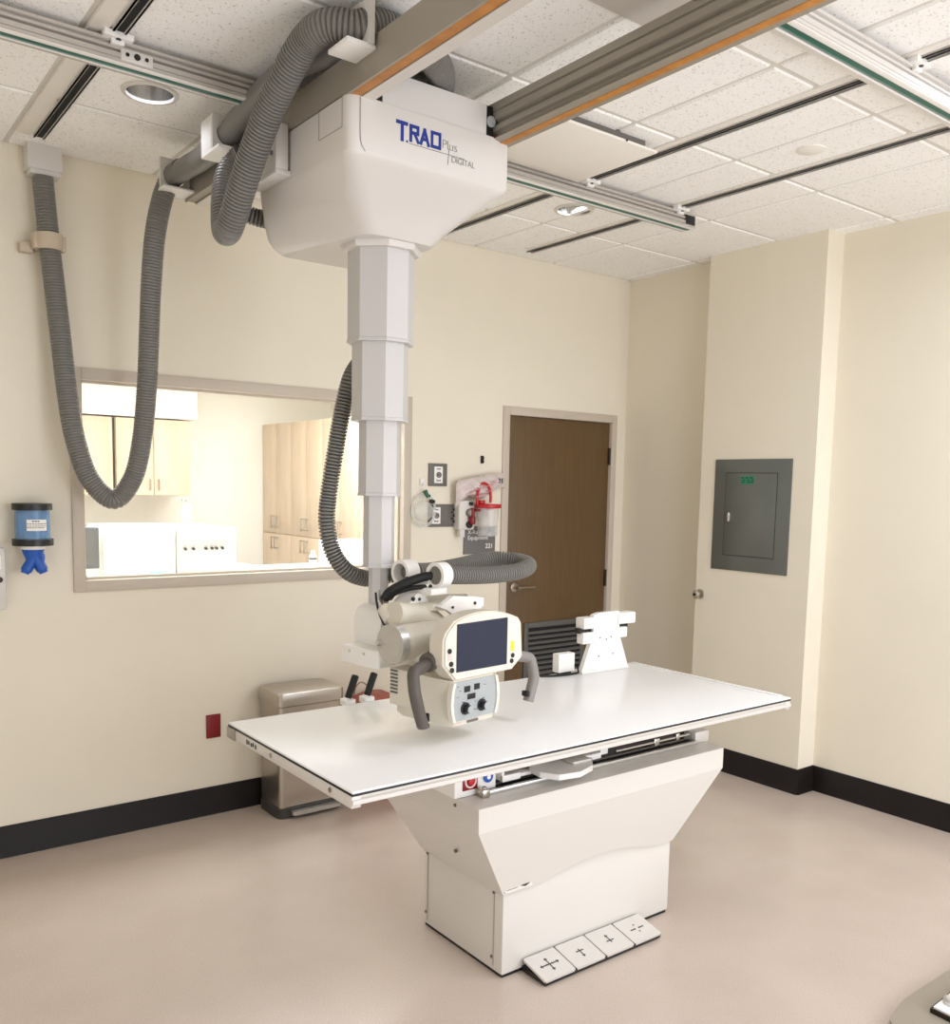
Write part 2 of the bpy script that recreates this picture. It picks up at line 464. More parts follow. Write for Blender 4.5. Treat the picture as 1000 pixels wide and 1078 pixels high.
# plaque diffuser hanging a little below its tile, and access panel
t = thing('air_diffuser', 'square white plaque diffuser hanging just below the ceiling beside the rail', 'air vent', (-2.03, -1.5, H))
b = NB(); box(b, -2.34, -1.735, -1.765, -1.30, H-.048, H-.036, .004); obj('plaque', b, flange_m, t)
b = NB(); box(b, -2.30, -1.79, -1.745, -1.33, H-.037, H+.02); obj('throat', b, grey_s, t)
b = NB(); 
for x in (-1.92,): cyl(b, (x, -1.767, H-.042), (x, -1.772, H-.042), .004, n=10)
obj('screw', b, black, t)
t = thing('access_panel', 'smooth pale ceiling access panel next to the top of the right-hand beam', 'ceiling panel', (-2.56, -2.66, H))
b = NB(); box(b, -2.84, -2.29, -2.96, -2.365, H-.016, H-.004, .004); obj('panel', b, mat('smooth grey white panel', (206, 200, 194), .5), t)
b = NB()
for x, y in ((-2.42, -2.44), (-2.38, -2.455)): cyl(b, (x, y, H-.0165), (x, y, H-.019), .006, n=12)
obj('screw', b, pinklab, t)
t = thing('ceiling_vent', 'small dark slotted ceiling vent behind the front rail at the frame edge', 'air vent', (-1.42, -2.86, H))
b = NB(); box(b, -1.50, -1.20, -2.90, -2.82, H-.02, H-.008, .002); obj('vent_body', b, grey_s, t)
b = NB()
for k in range(10): box(b, -1.49+k*.028, -1.475+k*.028, -2.895, -2.825, H-.023, H-.019)
obj('slat', b, louverm, t)

# ------------------------------------------------------------------ ceiling rails (run along x)
def rail(yf, x0, x1, label, clips, dark):
    t = thing('ceiling_rail', label, 'ceiling rail', ((x0+x1)/2, yf+.04, 3.0))
    z0, z1, w = 3.003, 3.068, .085
    m = alu_l
    pf = [(0, z1), (0, z1-.010), (.012, z1-.013), (.012, z1-.017), (.002, z1-.020), (.002, z1-.028), (.016, z1-.031), (.016, z1-.035), (0, z1-.038), (.0, z0+.013), (.004, z0+.011), (.0, z0+.009), (0, z0),
          (.030, z0), (.030, z0+.010), (.058, z0+.010), (.058, z0), (w, z0), (w, z1)]
    b = NB(); prism(b, [(yf+p, z) for p, z in pf], 'x', x0, x1); obj('extrusion', b, dark, t)
    b = NB(); box(b, x0, x1-.004, yf+.027, yf+.045, z0-.001, z0+.006); obj('green_strip', b, green, t)
    b = NB(); box(b, x0, x1-.004, yf+.045, yf+.048, z0-.002, z0+.004, .0006); obj('teal_edge', b, mat('pale teal edge '+label[:4], (64, 134, 116), .4), t)
    b = NB(); box(b, x0, x1-.004, yf+.004, yf+.026, z0-.002, z0+.002, .0006); obj('white_strip', b, white_p, t)
    b = NB(); box(b, x0, x1-.004, yf+.060, yf+.065, z0-.003, z0+.002, .0006); obj('white_edge', b, white_p, t)
    b = NB(); box(b, x1-.075, x1-.006, yf-.003, yf+.02, z0+.012, z1-.010, .003); obj('end_stop', b, black, t)
    for cx in clips:
        b = NB(); box(b, cx-.045, cx+.045, yf-.028, yf+.01, z1-.006, z1+.014, .003); box(b, cx-.02, cx+.02, yf-.012, yf+.004, z1-.02, z1+.012, .002)
        cl = obj('mounting_clip', b, white_p, t)
        b = NB(); cyl(b, (cx, yf-.016, z1-.0065), (cx, yf-.016, z1-.009), .008, n=10); obj('bolt', b, black, cl)
    return t
r1 = rail(-1.286, -5.7, -.908, 'long grey ceiling rail nearest the windowed wall, its cut end showing', [-1.03, -1.65, -3.71], mat('shaded grey extrusion', (186, 179, 170), .45, metal=.15))  # darker grey than the front rail, shade put into its colour
b = NB(); box(b, -3.70, -3.60, -1.290, -1.28, 3.008, 3.045, .003)
jp = obj('joint_plate', b, alu_l, r1)
b = NB()
for x, r in ((-3.68, .006), (-3.65, .010), (-3.62, .006)): cyl(b, (x, -1.2905, 3.028), (x, -1.293, 3.028), r, n=12)
obj('bolt', b, black, jp)
rail(-2.772, -3.9, .0, 'wide white ceiling rail with green strip, nearest the camera', [-1.03, -1.65], alu_l)

# ------------------------------------------------------------------ bridge: two beams under the rails
BR = thing('ceiling_bridge', 'two long grey beams hung across under the ceiling rails', 'ceiling beam', (-2.9, -2.1, 2.87))
bm = NB()
prism(bm, [(-3.19, 2.985), (-3.19, 2.875), (-3.182, 2.875), (-3.182, 2.881), (-3.146, 2.881), (-3.146, 2.875), (-3.10, 2.875), (-3.10, 2.985)], 'y', -4.0, -.42)
lb = obj('beam', bm, alu_d, BR)
lb['label'] = 'plain faced grey beam with amber strip, over the near side of the housing'
bm = NB(); box(bm, -3.181, -3.147, -4.0, -1.80, 2.8755, 2.882, .001); obj('amber_strip', bm, amber, lb)
bm = NB(); box(bm, -3.144, -3.102, -4.0, -.42, 2.8735, 2.8752); obj('white_strip', bm, alu_l, lb)
bm = NB()
pf = [(-2.630, 2.990), (-2.630, 2.966), (-2.622, 2.962), (-2.630, 2.958), (-2.630, 2.936), (-2.612, 2.930), (-2.612, 2.922), (-2.626, 2.916), (-2.626, 2.900),
      (-2.614, 2.896), (-2.614, 2.890), (-2.628, 2.874), (-2.602, 2.868), (-2.602, 2.875), (-2.572, 2.875), (-2.572, 2.868), (-2.55, 2.868), (-2.55, 2.990)]
prism(bm, pf, 'y', -4.0, -.9)
rb = obj('beam', bm, alu_d, BR); rb['label'] = 'grooved grey beam with amber edge on the far side of the housing'
bm = NB(); box(bm, -2.6015, -2.5725, -4.0, -.9, 2.866, 2.876, .001); obj('amber_strip', bm, amber, rb)
# trolleys hanging the beams from the two rails
for x in (-3.145, -2.59):
    for y in (-1.243, -2.729):
        bm = NB(); box(bm, x-.05, x+.05, y-.05, y+.05, 2.984, 3.004, .003); obj('trolley', bm, grey_s, BR)

# ------------------------------------------------------------------ tube crane
AX, AY = -2.87, -1.5
CR = thing('x_ray_tube_crane', 'white ceiling mounted x-ray tube crane with telescoping column and control screen', 'x-ray machine', (AX, AY, 2.5))
xa, xb, ya, yb = -3.19, -2.552, -1.83, -1.165
bm = NB()
def rect(x0, x1, y0, y1): return [(x0, y0), (x1, y0), (x1, y1), (x0, y1)]
rings = [round_ring(rect(xa, xb, ya, yb), .035, 2.878), round_ring(rect(xa, xb, ya, yb), .035, 2.722),
         round_ring([(xa+.002, ya+.006), (xb-.006, ya+.006), (xb-.006, yb), (xa, yb)], .04, 2.708),
         round_ring([(xa+.014, ya+.022), (xb-.028, ya+.022), (xb-.03, yb), (xa, yb)], .045, 2.693),
         round_ring([(xa+.085, ya+.11), (xb-.10, ya+.10), (xb-.10, yb), (xa+.002, yb)], .06, 2.620),
         round_ring([(xa+.135, ya+.15), (xb-.150, ya+.15), (xb-.15, yb+.003), (xa+.018, yb+.003)], .06, 2.572),
         round_ring([(xa+.155, ya+.165), (xb-.168, ya+.165), (xb-.165, yb+.006), (xa+.040, yb+.006)], .06, 2.548),
         round_ring([(xa+.172, ya+.18), (xb-.18, ya+.18), (xb-.18, yb+.012), (xa+.075, yb+.012)], .06, 2.532)]
loft(bm, rings)
box(bm, -3.070, -2.662, ya, -1.20, 2.8775, 2.976, 0)
hs = obj('carriage_housing', bm, shell, CR, smooth=.5)
# rear shell seam and access plate
bm = NB()
sweep(bm, [(xa-.0002, -1.345, 2.876), (xa-.0002, -1.345, 2.80), (xa-.0002, -1.347, 2.735)], .0018, 6, .01); obj('seam', bm, grey_s, hs)
bm = NB()
for a, b_ in (((-1.639, 2.876), (-1.639, 2.787)), ((-1.639, 2.787), (-1.79, 2.787)), ((-1.79, 2.787), (-1.79, 2.876))):
    cyl(bm, (xa-.0003, a[0], a[1]), (xa-.0003, b_[0], b_[1]), .0011, n=6)
obj('hatch_outline', bm, grey_ink, hs)
bm = NB()
sweep(bm, [(-3.150, ya-.0003, 2.872), (-3.150, ya-.0003, 2.77), (-3.145, ya-.0002, 2.735), (-3.125, ya+.002, 2.712)], .0016, 6, .01); obj('seam', bm, grey_ink, hs)
# dark recess shadows of the beam slots
bm = NB(); box(bm, -3.099, -3.071, ya+.004, ya+.03, 2.872, 2.95); box(bm, -2.661, -2.632, ya+.004, ya+.04, 2.872, 2.976); obj('slot_shadow', bm, black, hs)
bm = NB(); cyl(bm, (-2.643, ya+.004, 2.925), (-2.643, ya-.006, 2.925), .018, n=24, b=.003); obj('roller', bm, panelg, hs)
bm = NB(); prism(bm, [(-2.632, 2.877), (-2.606, 2.877), (-2.619, 2.889)], 'y', ya-.002, ya+.004); obj('red_marker', bm, dkred, hs)
# lettering on the front
bm = NB(); yt = ya-.0008
SN = [0]
def stroke(b, pts, w, y=yt):
    for (x0, z0), (x1, z1) in zip(pts, pts[1:]):
        SN[0] = (SN[0]+1) % 6; dy = SN[0]*.00012
        d = Vector((x1-x0, z1-z0)); L = d.length; d /= L; n = Vector((-d.y, d.x))*w/2; e = d*w*.5
        q = [(x0-e.x+n.x, z0-e.y+n.y), (x1+e.x+n.x, z1+e.y+n.y), (x1+e.x-n.x, z1+e.y-n.y), (x0-e.x-n.x, z0-e.y-n.y)]
        prism(b, q, 'y', y-dy, y+.0012)
w = .0105
zb, zc = 2.789, 2.836
stroke(bm, [(-3.015, 2.8345), (-2.982, 2.8345)], .0115); stroke(bm, [(-2.9975, 2.832), (-2.9975, 2.784)], .0115)
stroke(bm, [(-2.9795, 2.782), (-2.9788, 2.782)], .006)
stroke(bm, [(-2.965, zb), (-2.965, zc-.003), (-2.938, zc-.003), (-2.938, zb+.024), (-2.963, zb+.024)], w); stroke(bm, [(-2.950, zb+.022), (-2.937, zb)], w)
stroke(bm, [(-2.926, zb), (-2.912, zc-.004), (-2.897, zb)], w); stroke(bm, [(-2.920, zb+.014), (-2.903, zb+.014)], w*.9)
stroke(bm, [(-2.883, zb+.001), (-2.883, zc-.003), (-2.852, zc-.003), (-2.852, zb+.001), (-2.883, zb+.001)], w)
obj('logo', bm, blue_ink, hs)
bm = NB()
text_front(bm, 'Plus', .042, -2.845, yt, 2.793, .95, -.0008)
text_front(bm, 'DIGITAL', .0285, -2.806, yt, 2.757, .9, -.0004)
stroke(bm, [(-2.972, 2.778), (-2.752, 2.778)], .0018); stroke(bm, [(-2.815, 2.796), (-2.819, 2.747)], .0018)
obj('logo', bm, grey_ink, hs)
# collar and telescoping octagonal column
def octa(a, z, cut=1.0):
    s = a*(math.sqrt(2)-1)*.93
    return [(AX+x, AY+y, z) for x, y in [(-s,-a),(s,-a),(a,-s),(a,s),(s,a),(-s,a),(-a,s),(-a,-s)]]
bm = NB(); loft(bm, [octa(.136, 2.56), octa(.136, 2.522), octa(.130, 2.512), octa(.113, 2.512)]); obj('collar', bm, shell, CR)
secs = [(.112, 2.515, 2.195), (.0965, 2.20, 1.921), (.0725, 1.93, 1.653), (.0545, 1.66, 1.391), (.0345, 1.40, 1.235)]
for i, (a, zt_, zb_) in enumerate(secs):
    bm = NB(); loft(bm, [octa(a, zt_), octa(a, zb_+.014), octa(a+.0025, zb_+.010), octa(a+.0025, zb_+.001), octa(a, zb_)])
    obj('column_section', bm, colm, CR, smooth=.3)
# clamp bracket plate on the back left of the housing
bm = NB()
box(bm, -3.245, -3.198, -1.435, -1.13, 2.745, 2.895, .004); box(bm, -3.245, -3.12, -1.435, -1.20, 2.730, 2.745, .002)
pb = obj('bracket', bm, pinklab if False else shell, CR)
bm = NB()
for y, z in ((-1.36, 2.80), (-1.405, 2.80)): cyl(bm, (-3.245, y, z), (-3.249, y, z), .008, n=12)
obj('bolt', bm, grey_s, pb)

# ---- head, turned about 10 degrees on the column
HX = Matrix.Translation((AX, AY, 0)) @ Matrix.Rotation(math.radians(10), 4, 'Z')
def hobj(name, b, m, parent=CR, **k): return obj(name, b, m, parent, xf=HX, **k)
bm = NB(); box(bm, -.152, .12, -.176, .034, 1.050, 1.119, .010, 3); sw = hobj('swivel_base', bm, white_p)
bm = NB()
for x, y in ((-.152, -.02), (-.152, -.10)): cyl(bm, (x, y, 1.098), (x-.003, y, 1.098), .006, n=12)
hobj('screw', bm, chrome, sw)
bm = NB()
pr_ = [(-.088, 1.11), (-.088, 1.195)]+[(-.088+.05*(1-math.cos(t*PI/2/6)), 1.195+.062*math.sin(t*PI/2/6)) for t in range(1, 7)]
pr_ += [(-p, z) for p, z in pr_[::-1]]
prism(bm, pr_, 'y', -.115, .034, .012, 3); hobj('shoulder', bm, white_p)
bm = NB(); box(bm, -.07, .13, -.36, -.16, 1.050, 1.100, .012, 3); box(bm, -.04, .10, -.30, -.08, 1.09, 1.20, .02, 3); hobj('support_arm', bm, head_m)
# tube housing with silver end cap and cable horn
bm = NB(); ty, tz = -.305, 1.168
cyl(bm, (-.185, ty, tz), (.10, ty, tz), .062, n=40, b=.008)
cyl(bm, (.10, ty, tz), (.20, ty, tz), .058, .050, n=40, b=.012)
box(bm, -.13, .05, ty-.055, ty+.06, 1.095, 1.175, .025, 3)
tube = hobj('tube_housing', bm, head_m)
bm = NB(); cyl(bm, (-.215, ty, tz), (-.182, ty, tz), .066, n=48, b=.006); cyl(bm, (-.2165, ty, tz), (-.214, ty, tz), .056, n=48, b=.002); hobj('end_cap', bm, alu, tube)
bm = NB(); cyl(bm, (-.235, -.262, 1.172), (-.205, -.262, 1.172), .008, n=12); cyl(bm, (-.235, -.262, 1.155), (-.205, -.262, 1.155), .006, n=12); hobj('pin', bm, chrome, tube)
bm = NB()
sweep(bm, [(-.165, -.27, 1.262), (-.10, -.27, 1.252), (-.03, -.27, 1.236), (.015, -.275, 1.215), (.03, -.29, 1.18), (.03, -.30, 1.13)], lambda i: .042, 24, .012)
hobj('cable_horn', bm, head_m, tube)
bm = NB(); cyl(bm, (-.15, -.24, 1.235), (-.15, -.20, 1.275), .026, n=20, b=.004); cyl(bm, (.05, -.21, 1.225), (.05, -.16, 1.26), .03, n=20, b=.006); hobj('cable_gland', bm, head_m, tube)
# cream lever plate above the tube
bm = NB()
prism(bm, [(-.075, -.24), (-.02, -.31), (.09, -.33), (.22, -.25), (.30, -.17), (.22, -.12), (.10, -.12), (.0, -.15)], 'z', 1.262, 1.285, .006)
pl = hobj('top_plate', bm, head_m)
bm = NB()
prism(bm, [(-.07, 1.285), (.03, 1.285), (.0, 1.315), (-.03, 1.318)], 'y', -.24, -.16, .004); hobj('gusset', bm, white_p, pl)
bm = NB(); prism(bm, [(-.012, 1.278), (.055, 1.312), (.155, 1.302), (.212, 1.294), (.214, 1.266), (.15, 1.232), (.07, 1.236), (.03, 1.262)], 'y', -.335, -.315, .005); hobj('flap', bm, MATS['pale console bezel'] if 'pale console bezel' in MATS else white_p, pl)
bm = NB(); cyl(bm, (.05, -.339, 1.272), (.05, -.333, 1.272), .005, n=10); cyl(bm, (.165, -.339, 1.278), (.165, -.333, 1.278), .006, n=10); cyl(bm, (-.05, -.243, 1.30), (-.05, -.238, 1.30), .008, n=10); cyl(bm, (-.02, -.243, 1.297), (-.02, -.238, 1.297), .006, n=10); hobj('screw', bm, black, pl)
# hose clamp: two white jaws and a saddle
bm = NB()
for y0, y1 in ((-.315, -.235), (-.125, -.045)):
    pass
prism(bm, [(-.30, 1.328), (-.30, 1.405), (-.245, 1.405), (-.235, 1.36), (-.235, 1.328)], 'x', .045, .085, .004) if False else None
def ring_clamp(b, c, r0, r1, x0, x1, n=28):
    R = []
    for x, r in ((x0, r0), (x0, r1), (x1, r1), (x1, r0)):
        R.append([(x, c[0]+r*math.cos(2*PI*k/n), c[1]+r*math.sin(2*PI*k/n)) for k in range(n)])
    t = bmesh.new(); V = [[t.verts.new(p) for p in q] for q in R]
    for a in range(4):
        for k in range(n): t.faces.new([V[a][k], V[a][(k+1) % n], V[(a+1) % 4][(k+1) % n], V[(a+1) % 4][k]])
    merge(b, t)
ring_clamp(bm, (-.28, 1.382), .033, .046, .015, .062)
ring_clamp(bm, (-.115, 1.380), .033, .046, .0, .06)
box(bm, .0, .06, -.26, -.135, 1.335, 1.352, .004); box(bm, -.01, .07, -.29, -.12, 1.312, 1.338, .006)
cl = hobj('hose_clamp', bm, white_p)
bm = NB(); cyl(bm, (-.001, -.16, 1.36), (-.006, -.16, 1.36), .010, n=12); hobj('bolt', bm, black, cl)
# control console
bm = NB()
out = [(-.184, 1.205), (-.172, 1.228)]
P0, P1, P2 = Vector((-.135, 1.262)), Vector((.02, 1.312)), Vector((.188, 1.245))
out += [tuple(P0*(1-t)**2+P1*2*t*(1-t)+P2*t*t) for t in [k/12 for k in range(13)]]
out += [(.204, 1.225), (.214, 1.11), (.208, 1.10), (.160, 1.066), (-.130, 1.066), (-.184, 1.122)]
prism(bm, out, 'y', -.52, -.462, .008, 3); con = hobj('control_console', bm, head_m)
bm = NB(); s = .955; cxm, czm = .015, 1.175
prism(bm, [((x-cxm)*s+cxm, (z-czm)*s+czm) for x, z in out], 'y', -.5255, -.517, .003); hobj('bezel', bm, mat('pale console bezel', (226, 221, 206), .4), con)
bm = NB(); prism(bm, [(-.124, 1.094), (-.124, 1.252), (.124, 1.252), (.124, 1.090)], 'y', -.5285, -.522, .0015); hobj('screen', bm, screen, con)
for x, z, r in ((-.158, 1.168, .0085), (-.150, 1.125, .0085), (-.146, 1.104, .0085), (.156, 1.116, .008), (.151, 1.097, .008)):
    bm = NB(); cyl(bm, (x, -.524, z), (x, -.531, z), r, n=20, b=.002); k = hobj('button', bm, black, con)
bm = NB(); box(bm, .146, .162, -.527, -.525, 1.132, 1.166); hobj('warning_label', bm, yellow, con)
bm = NB(); box(bm, -.163, -.145, -.527, -.525, 1.138, 1.156); hobj('label', bm, pinklab, con)
# handles
def handle(pts, m, sx, sub):
    b = NB(); sweep(b, pts, lambda i: .0195, 18, .012); h = hobj('handle', b, m); return h
bm = NB()
def seg_handle(b, P, r):
    P = [Vector(p) for p in P]
    Q = [P[0]]
    for i in range(1, len(P)-1):
        a, p, c = P[i-1], P[i], P[i+1]
        Q.append(p+(a-p).normalized()*.03)
        Q.append(p*.72+(a+c)*.0+((p+(a-p).normalized()*.03)+(p+(c-p).normalized()*.03))*.14)
        Q.append(p+(c-p).normalized()*.03)
    Q.append(P[-1]); sweep(b, Q, r, 18, .008)
seg_handle(bm, [(-.15, -.45, 1.130), (-.275, -.48, 1.108), (-.285, -.50, 1.05), (-.262, -.50, .975), (-.245, -.50, .930)], .020)
cyl(bm, (-.196, -.462, 1.124), (-.15, -.45, 1.132), .032, n=24, b=.006)
hl = hobj('handle', bm, brownblk); hl['label'] = 'dark taupe bent grip on the left of the console'
bm = NB(); box(bm, -.228, -.220, -.505, -.49, .945, .972, .003); hobj('trigger', bm, black, hl)
bm = NB(); sweep(bm, [(-.245, -.50, .937), (-.244, -.50, .928)], .0205, 18, .004)
hobj('end_cap', bm, brownblk, hl)
bm = NB()
seg_handle(bm, [(.19, -.45, 1.105), (.325, -.47, 1.078), (.325, -.49, 1.01), (.305, -.49, .955), (.292, -.49, .918)], .020)
hr = hobj('handle', bm, greygrip); hr['label'] = 'lighter grey bent grip on the right of the console'
bm = NB(); box(bm, .272, .284, -.505, -.475, .945, .965, .003); hobj('trigger', bm, black, hr)
# collimator
bm = NB()
prism(bm, [(-.148, -.30), (-.142, -.505), (-.130, -.522), (.062, -.522), (.072, -.505), (.078, -.30), (.05, -.24), (-.12, -.24)], 'z', .913, 1.066, .010, 2)
prism(bm, [(-.15, -.235), (-.15, -.335), (.07, -.335), (.07, -.235)], 'z', .945, 1.07, .008, 2)
col = hobj('collimator', bm, head_m)
bm = NB()
def bow(x, dx): return [(x, .930), (x+dx*.7, .96), (x+dx, .99), (x+dx*.7, 1.03), (x, 1.060)]
L, R = bow(-.128, -.012), bow(.062, .012)
prism(bm, L+R[::-1], 'y', -.5265, -.515, .003); hobj('fascia', bm, panelg, col)
bm = NB()
for pts, o in ((L, -1), (R, 1)):
    prism(bm, [(x, z) for x, z in pts]+[(x+o*.012, z) for x, z in pts[::-1]], 'y', -.532, -.512, .003)
hobj('side_trim', bm, MATS['pale console bezel'], col)
for x0, x1, z0, z1 in ((-.086, -.058, 1.022, 1.042), (-.038, -.012, 1.024, 1.044), (-.070, -.032, .996, 1.014)):
    bm = NB(); box(bm, x0, x1, -.529, -.526, z0, z1, .001); hobj('display', bm, black, col)
for x in (-.080, .0):
    bm = NB(); cyl(bm, (x, -.526, .968), (x, -.532, .968), .021, n=28, b=.002); cyl(bm, (x, -.53, .968), (x, -.550, .968), .015, .014, n=28, b=.003); kn = hobj('knob', bm, black, col)
    bm = NB(); cyl(bm, (x+.001, -.549, .968), (x+.001, -.553, .968), .0125, n=24, b=.001); hobj('knob_face', bm, panelg, kn)
bm = NB()
box(bm, -.066, -.014, -.5265, -.5225, .9165, .9245, .001); hobj('nameplate', bm, grey_s, col)
bm = NB(); box(bm, -.127, -.09, -.5245, -.5225, .917, .923); hobj('label', bm, pinklab, col)
bm = NB()
for k, (x, z) in enumerate([(-.115, 1.045), (-.105, 1.030), (-.115, 1.010), (.015, 1.035), (-.09, .99), (.01, .99), (-.03, .985)]): stroke(bm, [(x-.004, z), (x+.004, z)], .0012, -.5278)
stroke(bm, [(-.062, .978), (-.05, .958), (-.022, .958)], .0012, -.5278); stroke(bm, [(-.095, .992), (-.085, .988)], .0012, -.5278)
hobj('lettering', bm, ink, col)
bm = NB()
for k in range(7): box(bm, -.154, -.146, -.275, -.240, .985+k*.0125, .991+k*.0125, .001)
hobj('vent', bm, louverm, col)
# cables at the column foot
bm = NB(); sweep(bm, [(.05, -.265, 1.382), (.0, -.232, 1.372), (-.05, -.20, 1.352), (-.09, -.165, 1.322), (-.105, -.145, 1.285)], .0165, 14, .01)
sweep(bm, [(.03, -.27, 1.342), (-.03, -.22, 1.336), (-.07, -.17, 1.315), (-.06, -.13, 1.29)], .009, 10, .01); hobj('cable_sleeve', bm, black_r)
cols = [(alu_d, -.105, -.095), (black_r, -.122, -.10), (chrome, -.092, -.085), (copper, -.099, -.06), (alu_d, -.085, -.075), (paper, -.112, -.09)]
for i, (m_, xs_, xe) in enumerate(cols):
    bm = NB(); sweep(bm, [(xs_, -.125, 1.325-.008*i), (xs_-.004, -.135, 1.285), (xs_+.004*(i-2), -.15, 1.245), (xe-.01, -.165, 1.20), (xe+.0, -.20, 1.175), (xe, -.25, 1.18)], .0042, 8, .01)
    hobj('wire', bm, m_)
# end of head

# ------------------------------------------------------------------ hoses and their brackets
HG = 'grey corrugated cable hoses of the tube crane'
bm = NB()
loop = [(-3.674,-.07,2.955),(-3.657,-.08,2.695),(-3.646,-.085,2.558),(-3.632,-.1,2.359),(-3.612,-.13,2.05),(-3.59,-.16,1.853),(-3.542,-.19,1.69),(-3.453,-.22,1.605),(-3.378,-.25,1.702),(-3.343,-.28,1.882),(-3.33,-.32,2.126),(-3.328,-.35,2.324),(-3.326,-.38,2.518),(-3.317,-.41,2.709),(-3.29,-.425,2.86),(-3.262,-.455,2.945),(-3.25,-.56,2.962)]
hose(bm, loop, .0425, .0125, .0035, 24)
t = single('cable_hose', bm, hosem, 'grey corrugated hose hanging in a long loop in front of the window', 'hose', HG)
bm = NB()
sweep(bm, [(-3.25,-.46,2.96),(-3.25,-.60,2.955),(-3.25,-.78,2.945),(-3.245,-.92,2.955),(-3.245,-1.05,2.967),(-3.243,-1.2,2.996),(-3.24,-1.38,3.02),(-3.235,-1.55,3.03),(-3.19,-1.67,3.034),(-3.06,-1.73,3.034),(-2.93,-1.66,3.032)], .042, 22, .012)
single('cable_hose', bm, sleevem, 'smooth dark grey hose lying along the outer side of the plain beam', 'hose', HG)
bm = NB()
hose(bm, [(-2.74,-1.5,3.03),(-2.76,-1.68,3.033),(-2.86,-1.83,3.034),(-3.0,-1.92,3.034),(-3.14,-1.945,3.034),(-3.225,-1.937,3.01),(-3.288,-1.88,3.016),(-3.305,-1.775,3.006),(-3.315,-1.653,2.939),(-3.32,-1.546,2.87),(-3.325,-1.439,2.775),(-3.33,-1.348,2.676),(-3.33,-1.275,2.602),(-3.328,-1.225,2.570),(-3.315,-1.165,2.59),(-3.302,-1.13,2.69),(-3.275,-1.10,2.79),(-3.235,-1.09,2.85),(-3.22,-1.12,2.875)], .047, .0125, .0065, 24)
single('cable_hose', bm, hosem, 'thick grey corrugated hose arching over the beam and drooping in a u-turn beside the housing', 'hose', HG)
bm = NB()
hose(bm, [(-3.25,-1.09,2.685),(-3.16,-1.115,2.665),(-3.03,-1.115,2.67),(-2.85,-1.115,2.66),(-2.70,-1.13,2.60),(-2.68,-1.2,2.45),(-2.73,-1.26,2.30),(-2.82,-1.32,2.19),(-2.908,-1.36,2.096),(-2.945,-1.36,1.973),(-2.976,-1.36,1.814),(-3.003,-1.36,1.656),(-3.016,-1.37,1.551),(-2.997,-1.38,1.446),(-2.942,-1.39,1.37),(-2.86,-1.39,1.338),(-2.80,-1.41,1.345),(-2.75,-1.47,1.362)]
     + [tuple(HX @ Vector(p)) for p in [(.06,-.115,1.380),(.175,-.105,1.376),(.33,-.095,1.386),(.45,-.09,1.398),(.54,-.115,1.404),(.59,-.185,1.398),(.565,-.255,1.386),(.47,-.285,1.372),(.33,-.283,1.366),(.173,-.28,1.372),(.02,-.28,1.384)]], .0315, .0125, .010, 24)
single('cable_hose', bm, hosem, 'slim grey corrugated hose down the column, looping out over the screen', 'hose', HG)
# wall entry box, wall clamp
t = thing('cable_entry_box', 'white box at the top of the wall where the long hose starts', 'cable box', (-3.662, 0, 3.03))
bm = NB(); box(bm, -3.735, -3.60, -.10, 0, 2.985, 3.092, .005); obj('cover', bm, shell, t)
bm = NB(); box(bm, -3.728, -3.607, -.095, -.02, 2.965, 2.987, .004); obj('lip', bm, shell, t)
t = thing('hose_wall_clamp', 'small beige wall clamp round the hanging hose below the white box', 'clamp', (-3.66, 0, 2.69))
bm = NB()
R = []
for z, r in ((2.660, .043), (2.660, .054), (2.728, .054), (2.728, .043)): R.append([(-3.657+r*math.cos(2*PI*k/32), -.08+r*math.sin(2*PI*k/32), z) for k in range(32)])
tt = bmesh.new(); V = [[tt.verts.new(p) for p in q] for q in R]
for a in range(4):
    for k in range(32): tt.faces.new([V[a][k], V[a][(k+1) % 32], V[(a+1) % 4][(k+1) % 32], V[(a+1) % 4][k]])
merge(bm, tt); obj('band', bm, mat('beige clamp plastic', (198, 182, 160), .5), t)
bm = NB(); box(bm, -3.722, -3.700, -.10, -.05, 2.662, 2.725, .004); box(bm, -3.612, -3.592, -.10, -.05, 2.662, 2.725, .004); obj('lug', bm, MATS['beige clamp plastic'], t)
bm = NB(); box(bm, -3.765, -3.715, -.05, 0, 2.648, 2.690, .004); box(bm, -3.70, -3.61, -.03, 0, 2.665, 2.72, .003); obj('wall_plate', bm, MATS['beige clamp plastic'], t)
# three white brackets carrying the hoses on the beam
def saddle(c, nrm, label, r=.0465):
    """white plate with a round hole, standing on the beam"""
    t = thing('hose_bracket', label, 'bracket', c, 'white hose brackets on the beam')
    n = Vector(nrm).normalized(); a = Vector((0, 0, 1)); s = a.cross(n).normalized()
    N = 32; hw = .062; b = NB()
    def pt(u, v, w): return Vector(c)+s*u+a*v+n*w
    V = {}
    for w in (-.008, .008):
        inner = []; outer = []
        for k in range(N):
            th = 2*PI*k/N+PI/4; cu, cv = math.cos(th), math.sin(th)
            inner.append(b.verts.new(pt(r*cu, r*cv, w)))
            m_ = max(abs(cu), abs(cv)); outer.append(b.verts.new(pt(hw*cu/m_, hw*cv/m_, w)))
        V[w] = (inner, outer)
    for k in range(N):
        j = (k+1) % N
        b.faces.new([V[-.008][0][k], V[-.008][0][j], V[-.008][1][j], V[-.008][1][k]])
        b.faces.new([V[.008][0][k], V[.008][0][j], V[.008][1][j], V[.008][1][k]])
        b.faces.new([V[-.008][0][k], V[-.008][0][j], V[.008][0][j], V[.008][0][k]])
        b.faces.new([V[-.008][1][k], V[-.008][1][j], V[.008][1][j], V[.008][1][k]])
    obj('plate', b, shell, t)
    return t, s, n
t, s, n = saddle((-3.25, -.47, 2.959), (0, 1, 0), 'white hose bracket at the outer end of the plain beam')
